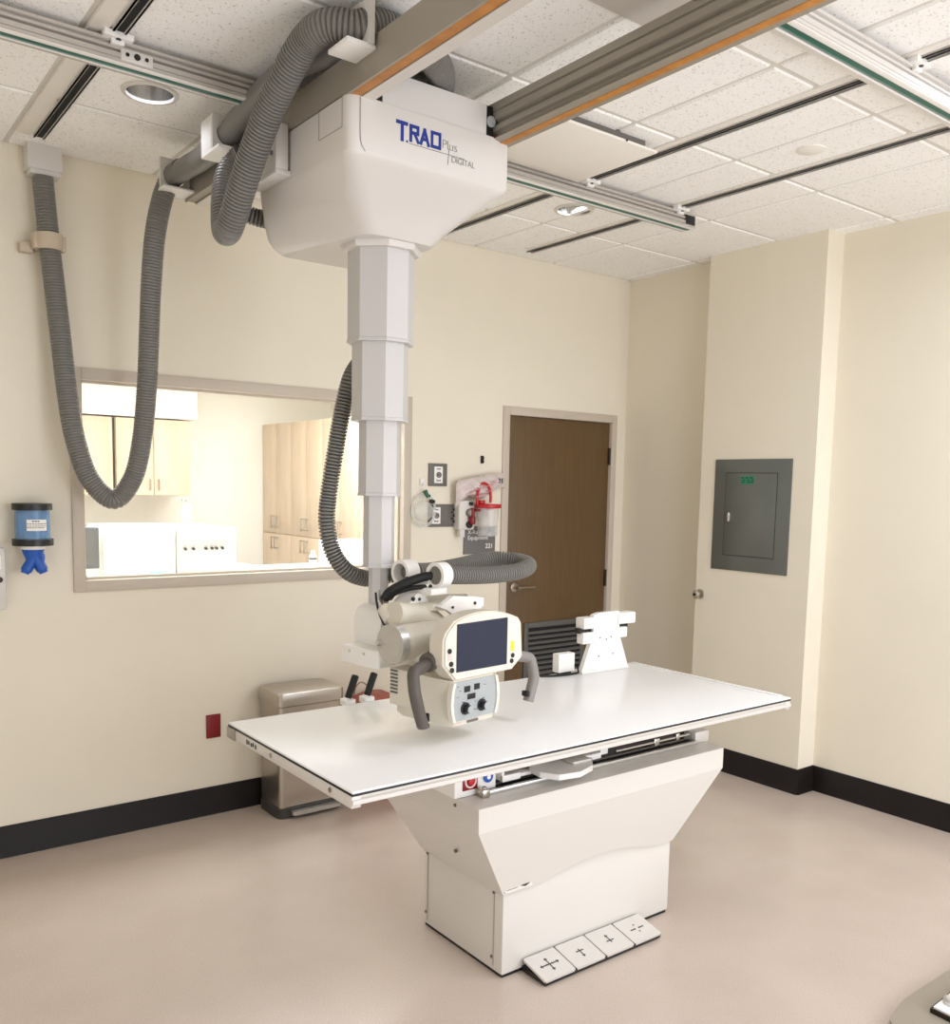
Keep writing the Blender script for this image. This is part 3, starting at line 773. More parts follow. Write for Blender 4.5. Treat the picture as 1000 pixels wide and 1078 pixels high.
bm = NB(); box(bm, -3.315, -3.17, -.53, -.40, 2.888, 2.898, .002); obj('foot', bm, white_p, t)
t, s, n = saddle((-3.245, -1.03, 2.965), (0, 1, 0), 'white hose bracket half way along the plain beam, before the housing')
bm = NB(); box(bm, -3.31, -3.10, -1.10, -.93, 2.890, 2.902, .003); box(bm, -3.31, -3.30, -1.03, -.93, 2.90, 3.02, .002); obj('foot', bm, white_p, t)
bm = NB(); cyl(bm, (-3.25, -1.07, 2.89), (-3.25, -1.07, 2.886), .006, n=10); cyl(bm, (-3.25, -1.0, 2.89), (-3.25, -1.0, 2.886), .006, n=10); obj('bolt', bm, grey_s, t)
t, s, n = saddle((-3.215, -1.938, 3.012), (1, .1, 0), 'white hose bracket on top of the plain beam under the arching hose', .050)
bm = NB(); box(bm, -3.285, -3.191, -1.99, -1.875, 2.940, 2.953, .002); obj('foot', bm, white_p, t)

# ------------------------------------------------------------------ examination table
T0, T1, TY0, TY1, TZ = -3.398, -1.325, -2.242, -1.363, .85
TB = thing('x_ray_table', 'white x-ray examination table with black edged top on a flared pedestal', 'examination table', (-2.28, -1.84, 0))
bm = NB(); box(bm, T0, T1, TY0, TY1, .8425, TZ, .002); obj('tabletop', bm, lam, TB)
bm = NB(); box(bm, T0-.001, T1+.001, TY0-.001, TY1+.001, .836, .8432, .001); obj('edge_band', bm, black, TB)
bm = NB()
pf = [(0, .8365), (0, .834), (.006, .831), (.006, .827), (-.003, .824), (-.003, .812), (.004, .808), (.03, .808), (.03, .8365)]
prism(bm, [(TY0+p, z) for p, z in pf], 'x', T0, T1); prism(bm, [(TY1-p, z) for p, z in pf], 'x', T0, T1)
er = obj('side_rail', bm, alu_l, TB)
bm = NB(); box(bm, T0-.002, T0+.03, TY0+.002, TY1-.002, .800, .8365, .004); box(bm, T1-.03, T1+.002, TY0+.002, TY1-.002, .800, .8365, .004); ep = obj('end_rail', bm, alu_l, TB)
bm = NB(); box(bm, T0-.006, T0, TY1-.07, TY1+.002, .798, .8365, .002); obj('corner_bracket', bm, alu_d, ep)
bm = NB()
for y in (-1.72, -2.12): cyl(bm, (T0-.0015, y, .822), (T0-.006, y, .822), .008, n=14)
obj('screw', bm, nickel, ep)
bm = NB()
for k, y in enumerate((-1.53, -1.545, -1.565, -1.58, -1.60)): box(bm, T0-.0035, T0-.0015, y-.005, y+.003, .812+.003*(k % 2), .828-.002*(k % 3))
obj('mark', bm, ink, ep)
bm = NB(); box(bm, T0+.03, T1-.03, TY0+.03, TY1-.03, .822, .8363); obj('underside', bm, lam, TB)
# pedestal
bx0, bx1, by0, by1 = -2.712, -1.850, -2.078, -1.595
bm = NB(); box(bm, bx0, bx1, by0, by1, .012, .40, .006); ped = obj('pedestal', bm, ivory, TB)
bm = NB(); box(bm, bx0+.006, bx1-.006, by0+.006, by1-.006, 0, .016); obj('plinth', bm, black, ped)
bm = NB(); box(bm, bx0-.003, bx0-.0005, by0+.045, by0+.049, .03, .30); box(bm, bx0-.003, bx0-.0005, by1-.03, by1-.026, .03, .30); obj('panel_seam', bm, mat('pale seam', (176, 166, 150), .5), ped)
bm = NB()
for y, z in ((by0+.055, .06), (by0+.05, .296), (by1-.02, .06), (by1-.025, .296)): cyl(bm, (bx0, y, z), (bx0-.004, y, z), .006, n=10)
obj('screw', bm, grey_s, ped)
# flared upper housing, arched front skirt
ux0, ux1, uy0, uy1 = -2.888, -1.645, -2.158, -1.515
bm = NB()
zt2, zb2, zl = .667, .585, .302
N = 28
def lerp(a, b, t): return a+(b-a)*t
fr_bot = []
for i in range(N+1):
    t_ = i/N
    u = (t_-.2)/.8
    lift = .052*math.sin(PI*max(0, min(1, (t_-.17)/.70)))**1.1 if .17 < t_ < .87 else 0
    fr_bot.append((t_, lift))
vt = [bm.verts.new((lerp(ux0, ux1, t_), uy0, zt2)) for t_, l in fr_bot]
vm = [bm.verts.new((lerp(ux0, ux1, t_), uy0, zb2)) for t_, l in fr_bot]
vb = []; vi = []
for t_, l in fr_bot:
    k = l/(zb2-zl)
    xx = lerp(lerp(bx0-.004, bx1+.004, t_), lerp(ux0, ux1, t_), k); yy = lerp(by0-.006, uy0, k)
    vb.append(bm.verts.new((xx, yy, zl+l))); vi.append(bm.verts.new((xx, by0+.02, zl+l)))
for i in range(N):
    bm.faces.new([vt[i], vt[i+1], vm[i+1], vm[i]]); bm.faces.new([vm[i], vm[i+1], vb[i+1], vb[i]]); bm.faces.new([vb[i], vb[i+1], vi[i+1], vi[i]])
k0, k1 = bm.verts.new((ux0, uy1, zt2)), bm.verts.new((ux1, uy1, zt2)); m0, m1 = bm.verts.new((ux0, uy1, zb2)), bm.verts.new((ux1, uy1, zb2))
l0, l1 = bm.verts.new((bx0-.004, by1+.006, zl)), bm.verts.new((bx1+.004, by1+.006, zl))
bm.faces.new([vt[0], vm[0], m0, k0]); bm.faces.new([vm[0], vb[0], l0, m0]); bm.faces.new([vt[-1], vm[-1], m1, k1]); bm.faces.new([vm[-1], vb[-1], l1, m1])
bm.faces.new([k0, k1, m1, m0]); bm.faces.new([m0, m1, l1, l0]); bm.faces.new(vt+[k1, k0]); bm.faces.new([vb[0], vi[0], l0]); bm.faces.new([vb[-1], vi[-1], l1])
uh = obj('upper_housing', bm, ivory, TB, smooth=.12)
bm = NB(); cyl(bm, (ux0+.0, -2.03, .645), (ux0-.004, -2.03, .645), .006, n=10); cyl(bm, (ux0+.09, -1.92, .43), (ux0+.082, -1.92, .428), .007, n=10); obj('screw', bm, grey_s, uh)
# small sticker with a dark mark at the lower left of the skirt
st = Matrix.Translation((-2.66, -2.0895, .325)) @ Matrix.Rotation(math.radians(-14), 4, 'X')
bm = NB(); box(bm, -.055, .065, -.0015, .0, -.010, .010); bm.transform(st); sk = obj('sticker', bm, ivory, uh)
bm = NB(); prism(bm, [(.012, 0), (.03, .004), (.034, .008), (.058, .002), (.034, -.006), (.03, -.004)], 'y', -.0022, -.0014); prism(bm, [(-.05, -.002), (.0, -.002), (.0, -.0005), (-.05, -.0005)], 'y', -.0022, -.0014); bm.transform(st); obj('mark', bm, ink, sk)
# frame and works between base and top
bm = NB(); box(bm, -2.73, -1.66, -1.98, -1.56, .66, .70); box(bm, -2.70, -1.70, -1.97, -1.96, .69, .808); box(bm, -2.78, -1.62, -1.90, -1.55, .78, .808); wk = obj('carriage_frame', bm, mat('dark painted steel', (66, 60, 56), .5), TB)
bm = NB(); box(bm, -2.90, -2.725, -2.04, -1.56, .668, .805, .005); eb = obj('switch_box', bm, white_p, TB)
bm = NB(); box(bm, -2.868, -2.806, -2.0435, -2.0395, .690, .752, .002); es = obj('emergency_stop', bm, dkred, eb)
bm = NB()
lathe(bm, [(.024, 0), (.024, -.003), (.018, -.003), (.018, 0)], (-2.837, -2.0435, .721), 'y', 28, cap=False); stroke(bm, [(-2.845, .716), (-2.829, .728)], .004, -2.0455); obj('stop_ring', bm, pinklab, es)
bm = NB(); cyl(bm, (-2.837, -2.043, .721), (-2.837, -2.052, .721), .013, n=24, b=.003); obj('stop_button', bm, redm, es)
bm = NB(); cyl(bm, (-2.762, -2.04, .722), (-2.762, -2.047, .722), .020, n=28, b=.003); bb = obj('brake_button', bm, blue, eb)
bm = NB(); cyl(bm, (-2.762, -2.047, .722), (-2.762, -2.048, .722), .008, n=16); obj('button_mark', bm, paper, bb)
bm = NB(); box(bm, -1.655, -1.50, -2.06, -2.03, .742, .806, .003); obj('end_plate', bm, white_p, TB)
bm = NB(); box(bm, -1.70, -1.615, -2.06, -2.0, .668, .715, .003); prism(bm, [(-1.70, .715), (-1.615, .715), (-1.60, .755), (-1.70, .745)], 'y', -2.02, -2.012); obj('rail_end', bm, alu_l, TB)
bm = NB(); box(bm, -2.80, -1.69, -2.068, -2.052, .667, .682, .003); rr = obj('front_guide', bm, alu, TB)
bm = NB(); box(bm, -2.80, -1.69, -2.050, -2.02, .667, .678); obj('guide_slot', bm, slotm, rr)
bm = NB(); box(bm, -2.815, -2.785, -2.085, -2.05, .667, .695, .004); cyl(bm, (-2.80, -2.07, .66), (-2.80, -2.07, .702), .008, n=12); obj('end_post', bm, nickel, rr)
# cassette tray, its curved pull, and the cables behind it
bm = NB(); box(bm, -2.695, -2.30, -2.035, -1.75, .692, .704, .002); box(bm, -2.70, -2.688, -2.04, -1.75, .692, .768, .002); box(bm, -2.70, -2.62, -2.045, -2.03, .690, .712, .002)
box(bm, -2.30, -2.215, -2.035, -2.0, .690, .712, .003); box(bm, -2.215, -2.175, -2.03, -2.0, .70, .748, .003)
tr = obj('cassette_tray', bm, white_p, TB)
bm = NB()
prism(bm, [(-2.57, -2.09), (-2.535, -2.15), (-2.45, -2.165), (-2.36, -2.135), (-2.30, -2.07), (-2.33, -2.02), (-2.56, -2.02)], 'z', .696, .716, .008, 3); obj('tray_pull', bm, white_p, tr)
bm = NB(); box(bm, -2.42, -2.33, -2.10, -2.04, .716, .727, .004); obj('latch', bm, alu_l, tr)
bm = NB(); box(bm, -2.66, -2.50, -2.02, -2.0, .715, .735, .003); box(bm, -2.64, -2.46, -1.99, -1.97, .745, .755, .002); obj('catch', bm, alu_d, tr)
for k, dz in enumerate((0, .016, .03)):
    bm = NB(); sweep(bm, [(-2.62, -1.985+.01*k, .752+dz*.6), (-2.52, -2.005, .742+dz*.6), (-2.42, -2.015, .738+dz*.7), (-2.33, -2.01, .752+dz), (-2.22, -1.99, .768+dz*.8), (-2.08, -1.98, .775+dz*.7)], .010, 12, .012); obj('cable', bm, grey_s if k != 1 else black_r, TB)
bm = NB(); cyl(bm, (-2.14, -2.035, .704), (-1.71, -2.035, .704), .006, n=12); box(bm, -1.93, -1.90, -2.045, -2.025, .69, .72, .002); box(bm, -1.80, -1.78, -2.045, -2.025, .695, .72, .002); obj('guide_rod', bm, chrome, TB)
bm = NB(); box(bm, -2.12, -2.08, -2.03, -2.0, .735, .765, .003); obj('stop_block', bm, alu_l, TB)
# foot pedals
px = [-2.626+.1485*k for k in range(5)]
bm = NB(); box(bm, px[0]+.004, px[4]-.004, -2.205, by0, .004, .022, .002); obj('pedal_base', bm, black, TB)
def arrows(b, kind):
    def st(p, w=.0042): 
        for (x0, y0), (x1, y1) in zip(p, p[1:]):
            d = Vector((x1-x0, y1-y0)); d.normalize(); n_ = Vector((-d.y, d.x))*w/2
            prism(b, [(x0+n_.x, y0+n_.y), (x1+n_.x, y1+n_.y), (x1-n_.x, y1-n_.y), (x0-n_.x, y0-n_.y)], 'z', .0045, .0054)
    def head(x, y, dx, dy, s=.0095):
        prism(b, [(x+dx*s, y+dy*s), (x-dy*s*.8, y+dx*s*.8), (x+dy*s*.8, y-dx*s*.8)], 'z', .0045, .0054)
    if kind == 0:
        st([(-.034, 0), (.034, 0)]); st([(0, -.022), (0, .022)])
        head(-.034, 0, -1, 0); head(.034, 0, 1, 0); head(0, .022, 0, 1); head(0, -.022, 0, -1); head(-.014, 0, 1, 0, .006); head(.014, 0, -1, 0, .006)
    elif kind == 1: st([(-.018, .004), (.018, .004)]); st([(0, .014), (0, -.018)]); head(0, -.018, 0, -1)
    elif kind == 2: st([(-.018, -.004), (.018, -.004)]); st([(0, -.014), (0, .018)]); head(0, .018, 0, 1)
    else:
        st([(-.034, 0), (-.01, 0)]); st([(.01, 0), (.034, 0)]); head(-.012, 0, 1, 0, .006); head(.012, 0, -1, 0, .006); head(0, .018, 0, 1, .006); head(0, -.014, 0, -1, .006)
labs = ['pedal with a four-way arrow', 'pedal with a down arrow', 'pedal with an up arrow', 'pedal with inward arrows']
for k in range(4):
    M = Matrix.Translation(((px[k]+px[k+1])/2, -2.146, .032)) @ Matrix.Rotation(math.radians(13), 4, 'X')
    hw = .0715; b = NB()
    prism(b, [(p[0], p[1]) for p in round_ring([(-hw, -.062), (hw, -.062), (hw, .062), (-hw, .062)], .008, 0)], 'z', -.004, .0044, .001)
    b.transform(M); pd = obj('foot_pedal', b, alu_l, TB); pd['label'] = labs[k]
    b = NB(); arrows(b, k); b.transform(M); obj('arrow_symbol', b, ink, pd)

# two black grips clamped to the far edge of the table and the wire between them
for (x, dx, lab) in ((-2.905, .0, 'black hand grip on the far table edge, nearer the steel bin'), (-2.820, .0, 'black hand grip on the far table edge, nearer the console')):
    t = thing('hand_grip', lab, 'hand grip', (x, -1.335, .85), 'black grips on the table edge')
    b = NB(); cyl(b, (x, -1.335, .862), (x+.036, -1.335, .955), .0135, .0145, n=20, b=.007); obj('grip', b, black_r, t)
    b = NB(); box(b, x-.022, x+.022, -1.362, -1.312, .84, .866, .004); cyl(b, (x-.004, -1.335, .852), (x+.002, -1.335, .868), .016, n=16); obj('clamp', b, white_p, t)
b = NB(); sweep(b, [(-2.875, -1.33, .868), (-2.866, -1.33, .905), (-2.845, -1.33, .922), (-2.826, -1.33, .915), (-2.808, -1.33, .895), (-2.80, -1.33, .866)], .0025, 8, .008)
single('wire_loop', b, copper, 'thin wire loop standing between the two black grips', 'wire')

# white holder standing at the far end of the table
t = thing('cassette_holder', 'white upright trapezoid holder with side arms standing on the table', 'holder', (-1.60, -1.45, .85))
F = Matrix.Translation((-1.60, -1.43, .85)) @ Matrix.Rotation(math.radians(-1.5), 4, 'Z')
b = NB(); prism(b, [(-.148, 0), (-.148, .012), (-.083, .17), (-.083, .268), (-.05, .276), (.075, .278), (.083, .27), (.083, .17), (.148, .012), (.148, 0)], 'y', -.012, .012, .003); obj('upright', b, white_p, t, xf=F)
b = NB(); box(b, -.15, .15, -.02, .055, .0, .012, .004); obj('foot', b, white_p, t, xf=F)
for x0, x1, z0, z1, y0, y1 in ((-.148, -.07, .207, .258, -.02, .04), (.07, .182, .215, .268, -.02, .04), (-.148, -.07, .137, .19, -.015, .03), (.07, .135, .150, .2, -.015, .03)):
    b = NB(); box(b, x0, x1, y0, y1, z0, z1, .006); obj('arm', b, white_p, t, xf=F)
b = NB(); box(b, -.16, -.085, .0, .03, .186, .208, .002); box(b, .085, .15, .0, .03, .196, .218, .002); obj('arm_gap', b, black_r, t, xf=F)
b = NB()
for x, z in ((-.04, .16), (0, .15), (.03, .16), (-.045, .075), (.045, .08), (.075, .24)): cyl(b, (x, -.0125, z), (x, -.0145, z), .004, n=10)
obj('screw', b, grey_ink, t, xf=F)
t = thing('control_box', 'small white box lying behind the upright holder, on the far table edge', 'box', (-1.78, -1.40, .85))
b = NB(); box(b, -1.865, -1.765, -1.41, -1.366, .862, .948, .005); obj('body', b, white_p, t)
b = NB(); box(b, -1.85, -1.78, -1.405, -1.37, .85, .863, .003); obj('base', b, black, t)
b = NB(); sweep(b, [(-1.955, -1.385, .856), (-1.91, -1.41, .856), (-1.85, -1.425, .856), (-1.79, -1.427, .856), (-1.75, -1.42, .858), (-1.735, -1.39, .88)], .005, 8, .01)
obj('cable', b, black_r, t)
b = NB(); box(b, -1.352, -1.325, -2.20, -1.37, .8502, .853, .001); box(b, -1.49, -1.40, -1.372, -1.35, .85, .872, .004); obj('edge_stop', b, white_p, TB)

# ------------------------------------------------------------------ window
b = NB()
fx0, fx1, fz0, fz1 = WX0, WX1, WZ0, WZ1
W = .052
for q in ((fx0, fx0+W, fz0, fz1), (fx1-W, fx1, fz0, fz1)): box(b, q[0], q[1], -.014, .12, q[2], q[3], .002)
for q in ((fx0+W, fx1-W, fz0, fz0+W), (fx0+W, fx1-W, fz1-W, fz1)): box(b, q[0], q[1], -.014, .12, q[2], q[3], .002)
for q in ((fx0+W, fx0+W+.012, fz0+W, fz1-W), (fx1-W-.012, fx1-W, fz0+W, fz1-W)): box(b, q[0], q[1], .03, .05, q[2], q[3])
for q in ((fx0+W, fx1-W, fz0+W, fz0+W+.012), (fx0+W, fx1-W, fz1-W-.012, fz1-W)): box(b, q[0], q[1], .03, .05, q[2], q[3])
win = struct(obj('window_1', b, putty))
b = NB(); box(b, fx0+W, fx1-W, .056, .062, fz0+W, fz1-W); struct(obj('window_pane', b, glass, win))

# ------------------------------------------------------------------ door
b = NB()
for q in ((DX0, -1.031), (-.137, DX1)): box(b, q[0], q[1], -.012, .12, 0, DZ, .003)
box(b, -1.031, -.137, -.012, .12, 2.136, DZ, .003)
box(b, -1.031, -1.018, .055, .12, 0, 2.136); box(b, -.150, -.137, .055, .12, 0, 2.136)
struct(obj('trim_1', b, putty))
door = thing('door_1', 'brown wood veneer door with grey louver and lever handle', 'door', (-.584, .03, 0)); struct(door)
b = NB(); box(b, -1.029, -.139, .012, .055, .008, 2.132, .002); obj('door_leaf', b, doorwood, door)
b = NB(); cyl(b, (-.955, .012, 1.06), (-.955, .0, 1.06), .030, n=28, b=.004); cyl(b, (-.955, .0, 1.06), (-.955, -.05, 1.06), .011, n=16)
sweep(b, [(-.958, -.05, 1.061), (-.93, -.053, 1.062), (-.88, -.054, 1.062), (-.82, -.05, 1.060)], .010, 12, .01, .75); obj('lever_handle', b, nickel, door)
b = NB()
lx0, lx1, lz0, lz1 = -.862, -.325, .26, .822
for q in ((lx0, lx0+.035, lz0, lz1), (lx1-.035, lx1, lz0, lz1), (lx0+.035, lx1-.035, lz0, lz0+.035), (lx0+.035, lx1-.035, lz1-.035, lz1)): box(b, q[0], q[1], .0, .013, q[2], q[3], .002)
lv = obj('louver_grille', b, louverm, door)
b = NB(); box(b, lx0+.03, lx1-.03, .009, .0115, lz0+.03, lz1-.03); obj('louver_backing', b, slotm, lv)
b = NB(); k = 0
z = lz0+.045
while z < lz1-.055:
    prism(b, [(.008, z+.012), (.008, z+.017), (-.003, z+.008), (-.003, z)], 'x', lx0+.034, lx1-.034); z += .034
obj('louver_slats', b, louverm, lv)
for zc_ in (1.912, 1.085, .25):
    b = NB(); cyl(b, (-.137, .006, zc_-.057), (-.137, .006, zc_+.057), .010, n=12); box(b, -.150, -.130, .005, .02, zc_-.055, zc_+.055); obj('hinge', b, bronze, door)

# ------------------------------------------------------------------ things on the back wall
# ear plug style dispenser
t = thing('glove_dispenser', 'clear blue wall dispenser with black rims and a blue bunch hanging out below', 'dispenser', (-3.758, -.0, 1.43))
cx, cy = -3.758, -.085
b = NB(); cyl(b, (cx, cy, 1.556), (cx, cy, 1.584), .080, n=40, b=.004); cyl(b, (cx, cy, 1.402), (cx, cy, 1.430), .082, n=40, b=.004); box(b, cx-.03, cx+.03, -.03, 0, 1.40, 1.58, .003); obj('rim', b, black, t)
b = NB(); cyl(b, (cx, cy, 1.43), (cx, cy, 1.556), .070, n=40); obj('clear_drum', b, clear_b, t)
b = NB()
for k in range(14):
    a = 2*PI*k/14; lx, ly = cx+.052*math.cos(a), cy+.052*math.sin(a)
    cyl(b, (lx, ly, 1.432), (lx, ly, 1.553), .0125, n=10, b=.004)
cyl(b, (cx, cy, 1.432), (cx, cy, 1.552), .040, n=20); obj('filling', b, mat('blue glove roll', (62, 132, 196), .4, noise=.25, nscale=40), t)
b = NB(); cyl(b, (cx, cy, 1.402), (cx, cy, 1.385), .056, .048, n=32, b=.003); obj('neck', b, paper, t)
b = NB()
rings = []
for z, hw, hd, sp in ((1.39, .046, .03, 0), (1.37, .040, .026, 0), (1.345, .030, .02, 0), (1.325, .028, .018, 0)):
    rings.append([(cx+hw*math.cos(2*PI*k/20)*(1+.08*math.sin(3*k)), cy+hd*math.sin(2*PI*k/20), z) for k in range(20)])
loft(b, rings)
sweep(b, [(cx-.004, cy, 1.350), (cx-.016, cy-.004, 1.322), (cx-.034, cy-.006, 1.290), (cx-.040, cy-.006, 1.276)], lambda i: .020+.0006*min(i, 6)-(.006 if i > 9 else 0), 14, .007)
sweep(b, [(cx+.006, cy, 1.352), (cx+.02, cy-.002, 1.322), (cx+.034, cy-.004, 1.292), (cx+.040, cy-.004, 1.276)], lambda i: .021+.0006*min(i, 6)-(.006 if i > 9 else 0), 14, .007)
sweep(b, [(cx+.012, cy-.004, 1.385), (cx+.032, cy-.008, 1.36), (cx+.030, cy-.008, 1.33), (cx+.022, cy, 1.31)], .012, 10, .008)
obj('glove', b, blue, t)
b = NB()
for k in range(8):
    a0, a1 = -PI/2-.52+k*.15, -PI/2-.52+(k+1)*.15; r = .0712
    v = [b.verts.new((cx+r*math.cos(a), cy+r*math.sin(a), z)) for a, z in ((a0, 1.468), (a1, 1.468), (a1, 1.516), (a0, 1.516))]; b.faces.new(v)
lb_ = obj('label', b, paper, t)
b = NB()
for z, s0, s1, hh in ((1.506, .2, .65, .005), (1.496, .05, .95, .003), (1.487, .0, 1., .0025), (1.480, .05, .9, .0025)):
    for k in range(8):
        if not s0 <= (k+.5)/8 <= s1: continue
        a0, a1 = -PI/2-.50+k*.145, -PI/2-.50+k*.145+.11; r = .0718
        v = [b.verts.new((cx+r*math.cos(a), cy+r*math.sin(a), zz)) for a, zz in ((a0, z), (a1, z), (a1, z+hh), (a0, z+hh))]; b.faces.new(v)
obj('lettering', b, ink, lb_)
# wall box cut by the frame
t = thing('wall_control_box', 'beige wall box with small label cut off at the frame edge', 'wall box', (-3.91, 0, 1.25))
b = NB(); box(b, -3.985, -3.862, -.055, 0, 1.123, 1.392, .008); obj('case', b, ivory, t)
b = NB(); box(b, -3.95, -3.880, -.057, -.055, 1.30, 1.360); lb_ = obj('label', b, paper, t)
b = NB(); box(b, -3.942, -3.888, -.058, -.0568, 1.34, 1.350); box(b, -3.90, -3.893, -.058, -.0568, 1.312, 1.345); box(b, -3.942, -3.91, -.058, -.0568, 1.315, 1.322); obj('lettering', b, dkred, lb_)
b = NB(); cyl(b, (-3.888, -.055, 1.255), (-3.888, -.068, 1.255), .012, n=20, b=.003); obj('knob', b, bronze, t)
# red wall plate
t = thing('red_wall_plate', 'dark red square plate low on the wall left of the steel bin', 'wall plate', (-2.929, 0, .456))
b = NB(); box(b, -2.967, -2.892, -.008, 0, .396, .517, .003); obj('plate', b, dkred, t)
b = NB(); cyl(b, (-2.93, -.008, .503), (-2.93, -.010, .503), .003, n=8); cyl(b, (-2.93, -.008, .41), (-2.93, -.010, .41), .003, n=8); obj('screw', b, black, t)
# grey gas outlet plates
def outlet_plate(x0, x1, z0, z1, ix0, lab, extra=False):
    t = thing('outlet_plate', lab, 'outlet', ((x0+x1)/2, 0, (z0+z1)/2), 'grey outlet plates beside the window')
    b = NB(); box(b, x0, x1, -.010, 0, z0, z1, .003); obj('plate', b, grey_s, t)
    b = NB(); box(b, ix0, ix0+.060, -.013, -.009, z0+.018, z1-.018, .002); ins = obj('insert', b, paper, t)
    xc, zc = ix0+.03, (z0+z1)/2
    b = NB(); lathe(b, [(.017, 0), (.017, -.006), (.010, -.006), (.010, -.001)], (xc, -.013, zc), 'y', 24, cap=False); cyl(b, (xc, -.013, zc), (xc, -.0155, zc), .007, n=16)
    for dz in (.034, -.034): box(b, xc-.014, xc+.014, -.0142, -.0128, zc+dz-.003, zc+dz+.003)
    for dx in (-.012, .012): box(b, xc+dx-.003, xc+dx+.003, -.0142, -.0128, zc-.034, zc-.028)
    obj('socket', b, grey_s, ins)
    if extra:
        b = NB()
        for dz in (.035, 0, -.035): cyl(b, (x1-.03, -.010, zc+dz), (x1-.03, -.018, zc+dz), .008, n=14)
        for dz in (.018, -.018): cyl(b, (x1-.045, -.010, zc+dz), (x1-.045, -.016, zc+dz), .006, n=14)
        obj('port', b, bronze, t)
outlet_plate(-1.631, -1.500, 1.690, 1.822, -1.594, 'upper small grey plate with white outlet insert beside the window')
outlet_plate(-1.628, -1.418, 1.452, 1.585, -1.606, 'lower wide grey plate with white outlet insert behind the oxygen mask', True)
# oxygen mask hanging on a hook
t = thing('oxygen_mask', 'clear plastic oxygen mask in a coiled tube hanging from a wall hook', 'oxygen mask', (-1.66, 0, 1.70))
b = NB(); box(b, -1.690, -1.662, -.012, 0, 1.695, 1.735, .004); cyl(b, (-1.676, -.010, 1.70), (-1.676, -.03, 1.698), .005, n=10); cyl(b, (-1.676, -.03, 1.698), (-1.676, -.03, 1.712), .005, n=10); obj('hook', b, paper, t)
b = NB()
lathe(b, [(.004, -.055), (.03, -.050), (.052, -.035), (.062, -.012), (.064, -.006)], (-1.680, -.02, 1.545), 'y', 28, cap=False); obj('face_piece', b, clear_p, t)
b = NB()
for k, rr_ in enumerate((.078, .083, .072)):
    sweep(b, [(-1.675+rr_*math.cos(a)*1.0, -.022-.006*k, 1.55+rr_*1.15*math.sin(a)) for a in [2*PI*q/14 for q in range(15)]], .0035, 8, .012)
obj('tubing', b, clear_p, t)
b = NB(); cyl(b, (-1.672, -.03, 1.665), (-1.655, -.04, 1.625), .014, .010, n=14, b=.003); cyl(b, (-1.668, -.035, 1.640), (-1.640, -.035, 1.632), .009, n=12); obj('valve', b, greenvalve, t)
b = NB(); cyl(b, (-1.635, -.03, 1.605), (-1.605, -.03, 1.598), .012, n=14, b=.003); obj('connector', b, black, t)
# little dark hook above the bag
b = NB(); box(b, -1.250, -1.230, -.012, 0, 1.832, 1.878, .003); box(b, -1.246, -1.234, -.02, -.011, 1.838, 1.850, .002); box(b, -1.246, -1.234, -.02, -.011, 1.858, 1.870, .002)
single('wall_hook', b, bronze, 'tiny dark double hook on the wall high beside the door frame', 'hook')
# suction regulator with dials and a plastic bag over it
t = thing('suction_regulator', 'white wall regulator with three round dials partly under the plastic bag', 'regulator', (-1.335, 0, 1.52))
b = NB(); box(b, -1.448, -1.332, -.065, 0, 1.435, 1.61, .010, 3); obj('case', b, ivory, t)
for x, z, r, m_ in ((-1.368, 1.590, .012, black), (-1.378, 1.537, .023, grey_s), (-1.378, 1.466, .021, black)):
    b = NB(); cyl(b, (x, -.064, z), (x, -.082, z), r, n=24, b=.003); d = obj('dial', b, m_, t)
    b = NB(); cyl(b, (x, -.082, z), (x, -.0835, z), r*.6, n=20); obj('dial_face', b, alu_d if m_ is grey_s else black, d)
b = NB(); box(b, -1.435, -1.40, -.06, -.03, 1.39, 1.44, .004); obj('adapter', b, ivory, t)
# crumpled plastic bag
b = NB(); NX, NZ = 26, 14
t2 = bmesh.new(); G = []
for side in (0, 1):
    g = []
    for i in range(NX+1):
        row = []
        for j in range(NZ+1):
            u, v = i/NX, j/NZ
            x = lerp(-1.468, -1.105, u)
            top = 1.745+.035*u-.025*(1-u)**3; bot = 1.600+.075*u+.02*math.sin(u*9)-.035*max(0, .25-u)*4
            z = lerp(bot, top, v)
            edge = (math.sin(PI*u)**.5)*(math.sin(PI*v)**.5)
            wr = .010*math.sin(u*31+v*9)+.007*math.sin(v*23-u*17)+.006*math.sin(u*60+v*40)
            y = -.055-(.03+.03*(1-u))*edge*(1 if side else -.55)+wr*edge
            row.append(t2.verts.new((x, y, z)))
        g.append(row)
    G.append(g)
for g in G:
    for i in range(NX):
        for j in range(NZ): t2.faces.new([g[i][j], g[i+1][j], g[i+1][j+1], g[i][j+1]])
bmesh.ops.remove_doubles(t2, verts=t2.verts[:], dist=.0006)
merge(b, t2)
t = thing('plastic_bag', 'crumpled milky plastic bag of tubing hung over the wall regulator', 'bag', (-1.29, -.05, 1.66))
obj('bag_film', b, bagm, t, smooth=1.2)
b = NB(); sweep(b, [(-1.40, -.105, 1.65), (-1.32, -.115, 1.69), (-1.25, -.11, 1.70), (-1.20, -.10, 1.73)], .003, 8, .01)
sweep(b, [(-1.36, -.112, 1.63), (-1.29, -.118, 1.655), (-1.24, -.115, 1.68)], .003, 8, .01); obj('tubing', b, mat('pink tubing', (214, 140, 140), .4), t)
b = NB()
for x in (-1.17, -1.15): box(b, x, x+.008, -.088, -.086, 1.715, 1.745)
obj('lettering', b, ink, t)
